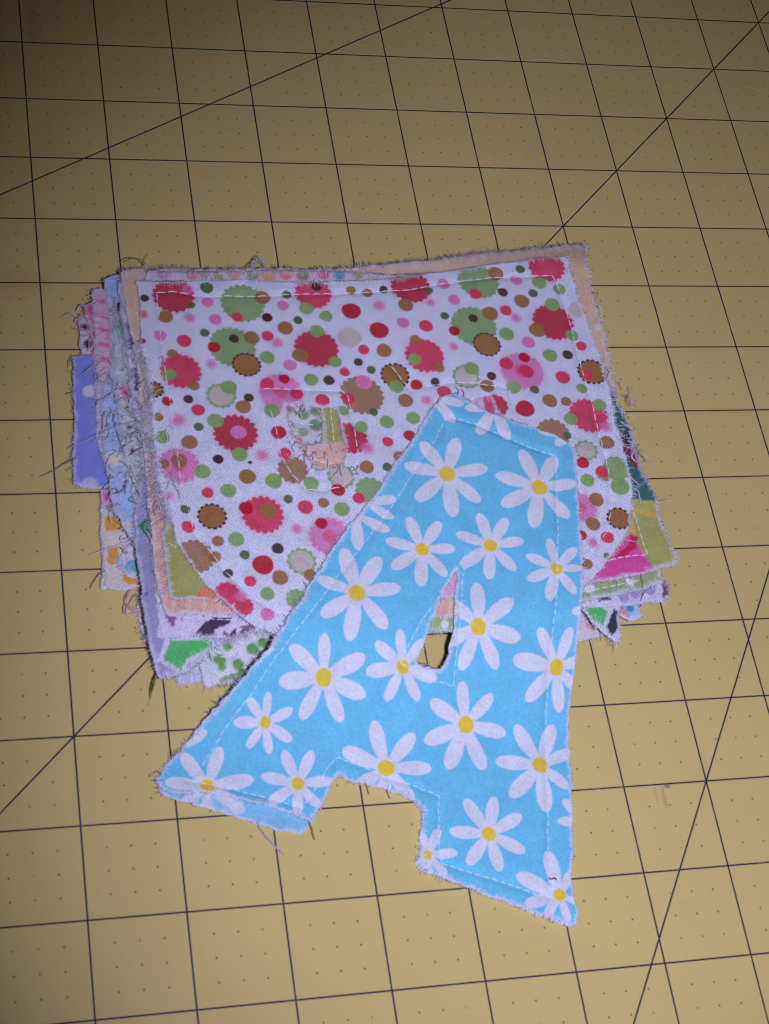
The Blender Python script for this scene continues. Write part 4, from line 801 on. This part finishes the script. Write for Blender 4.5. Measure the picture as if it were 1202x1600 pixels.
FRINGE = {'salmon': [(top, 5.0, .8, 3.2, .10), (leftside, 1.6, .35, .35, .3)],
          'orchard': [(top, 4.4, .4, 2.6, .12), (bottom, 2.0, .7, .9, .3), (leftside, 2.5, .9, 1.5, .5), (lambda p, n: n[:, 0] > .6, 2.4, .5, .8, .4)],
          'skyblue': [(leftside, 2.6, .6, 2.4, .2)], 'periwinkle': [(every, 2.4, .35, .9, .15)], 'zigzag': [(leftside, 2.4, .8, 2.0, .25)],
          'emerald': [(bottom, 2.4, 1.6, 3.0, .25), (leftside, 1.5, .5, .8, .3)], 'leaf': [(bottom, 2.4, 1.2, 2.5, .25), (leftside, 2.0, 1.0, 1.5, .3)],
          'navyspot': [(every, 2.0, 1.2, 2.0, .3)], 'meadow': [(leftside, 2.2, 1.2, 2.0, .6)], 'violet': [(bottom, 2.2, .5, 1.0, .2), (leftside, 2.0, 1.0, 1.5, .5)],
          'sage': [(bottom, 2.6, .9, 1.8, .25), (every, 1.2, 1.0, .8, .5)], 'rosepink': [(leftside, 2.0, .8, 1.0, .4)], 'cocoa': [(leftside, 2.0, .6, 1.0, .3)],
          'orange': [(every, 1.8, .4, .8, .3)], 'blush': [(every, 1.5, .9, 1.0, .5)]}
GROUP = 'fabric letters stacked in a pile'
letters = {}
def base_point(poly, z):
    p = np.array(poly); c = (p.min(0) + p.max(0)) / 2
    return (c[0] * 1e-3, c[1] * 1e-3, z * 1e-3)

for n, key in enumerate(INFO):
    base, label = INFO[key]; d = DATA[key]; k = d['k']; seed = 100 + 17 * n
    t = thing('fabric_letter', label, 'fabric letter', base_point(d['out'], k * 1.05), GROUP); letters[key] = t
    quilt = quilt_field(d['st'])
    zf = lambda x, y, k=k, quilt=quilt, seed=seed: lift(k, x, y) - quilt(x, y) * .8 + vnoise(x, y, 13, seed) * .10
    cf = printed(base, d['sh'])
    rings = sheet('front_fabric', t, d['out'], d['holes'], .6, zf, cf, M_TWILL if n % 2 else M_PLAIN, seed=seed, rag=.35)
    sh = np.array([rng.uniform(-.5, .5), rng.uniform(-.5, .5)])
    zb = lambda x, y, zf=zf: zf(x, y) - .52
    sheet('back_fabric', t, (np.array(d['out']) + sh).tolist(), [(np.array(h) - sh).tolist() for h in d['holes']], 1.2, zb, cf, M_PLAIN, seed=seed + 7, rag=.45)
    fray(t, rings, zf, cf, 1.2 if k > 9 else .9, .9, seed + 9)
    for sel, per, length, inset, spread in FRINGE.get(key, ()):
        fray(t, rings, zf, cf, per, length, seed + 15, inset, spread, sel, .40 if inset > 2.3 else .55, .25)
    stitching(t, d['st'], zf, 2.2, seed + 11)

# the dotted letter on top of the pile
d = DATA['B']
tB = thing('fabric_letter', 'white fabric letter B with red, pink and green dots, topmost of the pile', 'fabric letter', base_point(d['out'], 16.8), GROUP)
letters['B'] = tB
quiltB = quilt_field(d['st'])
zB = lambda x, y: lift(16, x, y) - quiltB(x, y) + vnoise(x, y, 16, 5) * .32 + vnoise(x, y, 6, 9) * .09 + .12 * np.sin(.5 * x - .3 * y + 2 * vnoise(x, y, 20, 6)) * sstep(40, 20, x)
rings = sheet('front_fabric', tB, d['out'], d['holes'], .27, zB, dotted, M_TWILL, seed=11, rag=.3)
sheet('back_fabric', tB, (np.array(d['out']) + (.3, .5)).tolist(), d['holes'], 1.0, lambda x, y: zB(x, y) - .5, dotted, M_PLAIN, seed=12, rag=.4)
fray(tB, rings[:1], zB, dotted, 1.4, .7, 13, .5)
fray(tB, rings[:1], zB, dotted, 3.0, .45, 15, 1.7, .15, top, .6, .25)
fray(tB, rings[:1], zB, dotted, 7.0, 3.4, 16, 1.3, .6, lambda p, n: (p[:, 0] < 62) & (p[:, 1] < -163) & (p[:, 1] > -225), .8, .8)
fray(tB, rings[:1], zB, dotted, 2.2, .8, 19, 1.0, .4, lambda p, n: (p[:, 0] < 75) & (p[:, 1] < -224), .5, .5)
fray(tB, rings[:1], zB, dotted, 2.4, .7, 17, .9, .3, lambda p, n: n[:, 0] > .7, .5)
fray(tB, rings[1:], zB, dotted, 3.0, .9, 18, 1.2, .5)
stitching(tB, d['st'], zB, 3.0, 14, .165)

# the daisy letter A, leaning from the pile down onto the mat
d = DATA['A']
tA = thing('fabric_letter', 'sky blue daisy-print fabric letter A leaning from the pile onto the mat', 'fabric letter', base_point(d['out'], 1.0))
quiltA = quilt_field(d['st'])
def zA(x, y):
    z = lift('A', x, y) - quiltA(x, y) * 1.1 + vnoise(x, y, 15, 8) * .28
    return z + 1.3 * np.exp(-((x - 40) / 18) ** 2 - ((y + 307) / 6) ** 2)
def zAb(x, y):
    return np.maximum(lift('A', x, y) - .55 + vnoise(x, y, 15, 8) * .2 - .3 * sstep(-300, -306, y), .5)
rings = sheet('front_fabric', tA, d['out'], [d['hole']], .25, zA, daisies, M_PLAIN, seed=31, rag=.3, edge_white=.85)
wrong_side = lambda x, y: daisies(x, y) * .68 + np.array((.17, .22, .25))
rb = sheet('back_fabric', tA, d['back'], [d['hole']], .6, zAb, wrong_side, M_PLAIN, seed=33, rag=.35)
fray(tA, rings, zA, daisies, 2.6, .38, 34, 1.1, .35, None, .7, .4)
fray(tA, rings[:1], zA, daisies, 2.4, .6, 36, 1.5, .3, lambda p, n: n[:, 0] < -.4, .7, .4)
fray(tA, rb[:1], zAb, lambda x, y: np.tile((.22, .20, .24), (len(x), 1)), 1.0, .7, 37, .1, .4, lambda p, n: (n[:, 0] < -.4) & (p[:, 1] < -235), .0)
stitching(tA, d['st'], zA, 2.0, 35, .14)
letters['A'] = tA

for key, rad, colour, xy, dz in DATA['threads']:
    loose_thread(letters[key], key, rad, colour, xy, dz)

# short curled threads tangled along the two frayed sides of the pile
tang = np.random.default_rng(77)
def tangle(keys, n, x0, x1, y0, y1, cols):
    for i in range(n):
        key = keys[tang.integers(len(keys))]; d = DATA[key]
        x = tang.uniform(x0, x1); y = tang.uniform(y0, y1)
        a = tang.uniform(0, 2 * math.pi); pts = []; dz = []
        for q in range(5):
            pts.append((x, y)); dz.append(tang.uniform(.5, 1.5) + (.8 if q in (1, 2, 3) else -.4))
            a += tang.normal(0, .9); st = tang.uniform(.8, 2.0); x += math.cos(a) * st * .8; y += math.sin(a) * st
        loose_thread(letters[key], key, tang.uniform(.08, .13), cols[tang.integers(len(cols))], pts, dz)
tangle(['meadow', 'skyblue', 'violet', 'emerald', 'salmon'], 52, 14, 27, -218, -165, [(205, 198, 215), (190, 195, 225), (150, 140, 150), (215, 190, 205), (165, 185, 195)])
tangle(['zigzag', 'skyblue'], 10, 12, 19, -178, -140, [(205, 198, 215), (215, 185, 205)])
tangle(['sage', 'violet', 'orchard'], 26, 166, 178, -205, -175, [(205, 198, 215), (150, 175, 150), (120, 140, 135), (190, 190, 210)])
tangle(['orange', 'aqua', 'emerald'], 10, 17, 27, -232, -214, [(205, 198, 215), (150, 140, 150)])
tangle(['B'], 34, 20, 32, -226, -168, [(225, 215, 230), (205, 198, 215), (215, 150, 180), (150, 195, 200), (170, 190, 160)])
hole = np.array(DATA['B']['holes'][0])
tangle(['B'], 14, hole[:, 0].min() - 1, hole[:, 0].max(), hole[:, 1].min() - 1, hole[:, 1].max() - 14, [(225, 220, 232), (205, 198, 215), (170, 150, 160), (215, 140, 110)])
tangle(['B'], 7, hole[:, 0].min() - 1, hole[:, 0].min() + 4, hole[:, 1].min(), hole[:, 1].max(), [(225, 220, 232), (205, 198, 215), (190, 150, 165)])
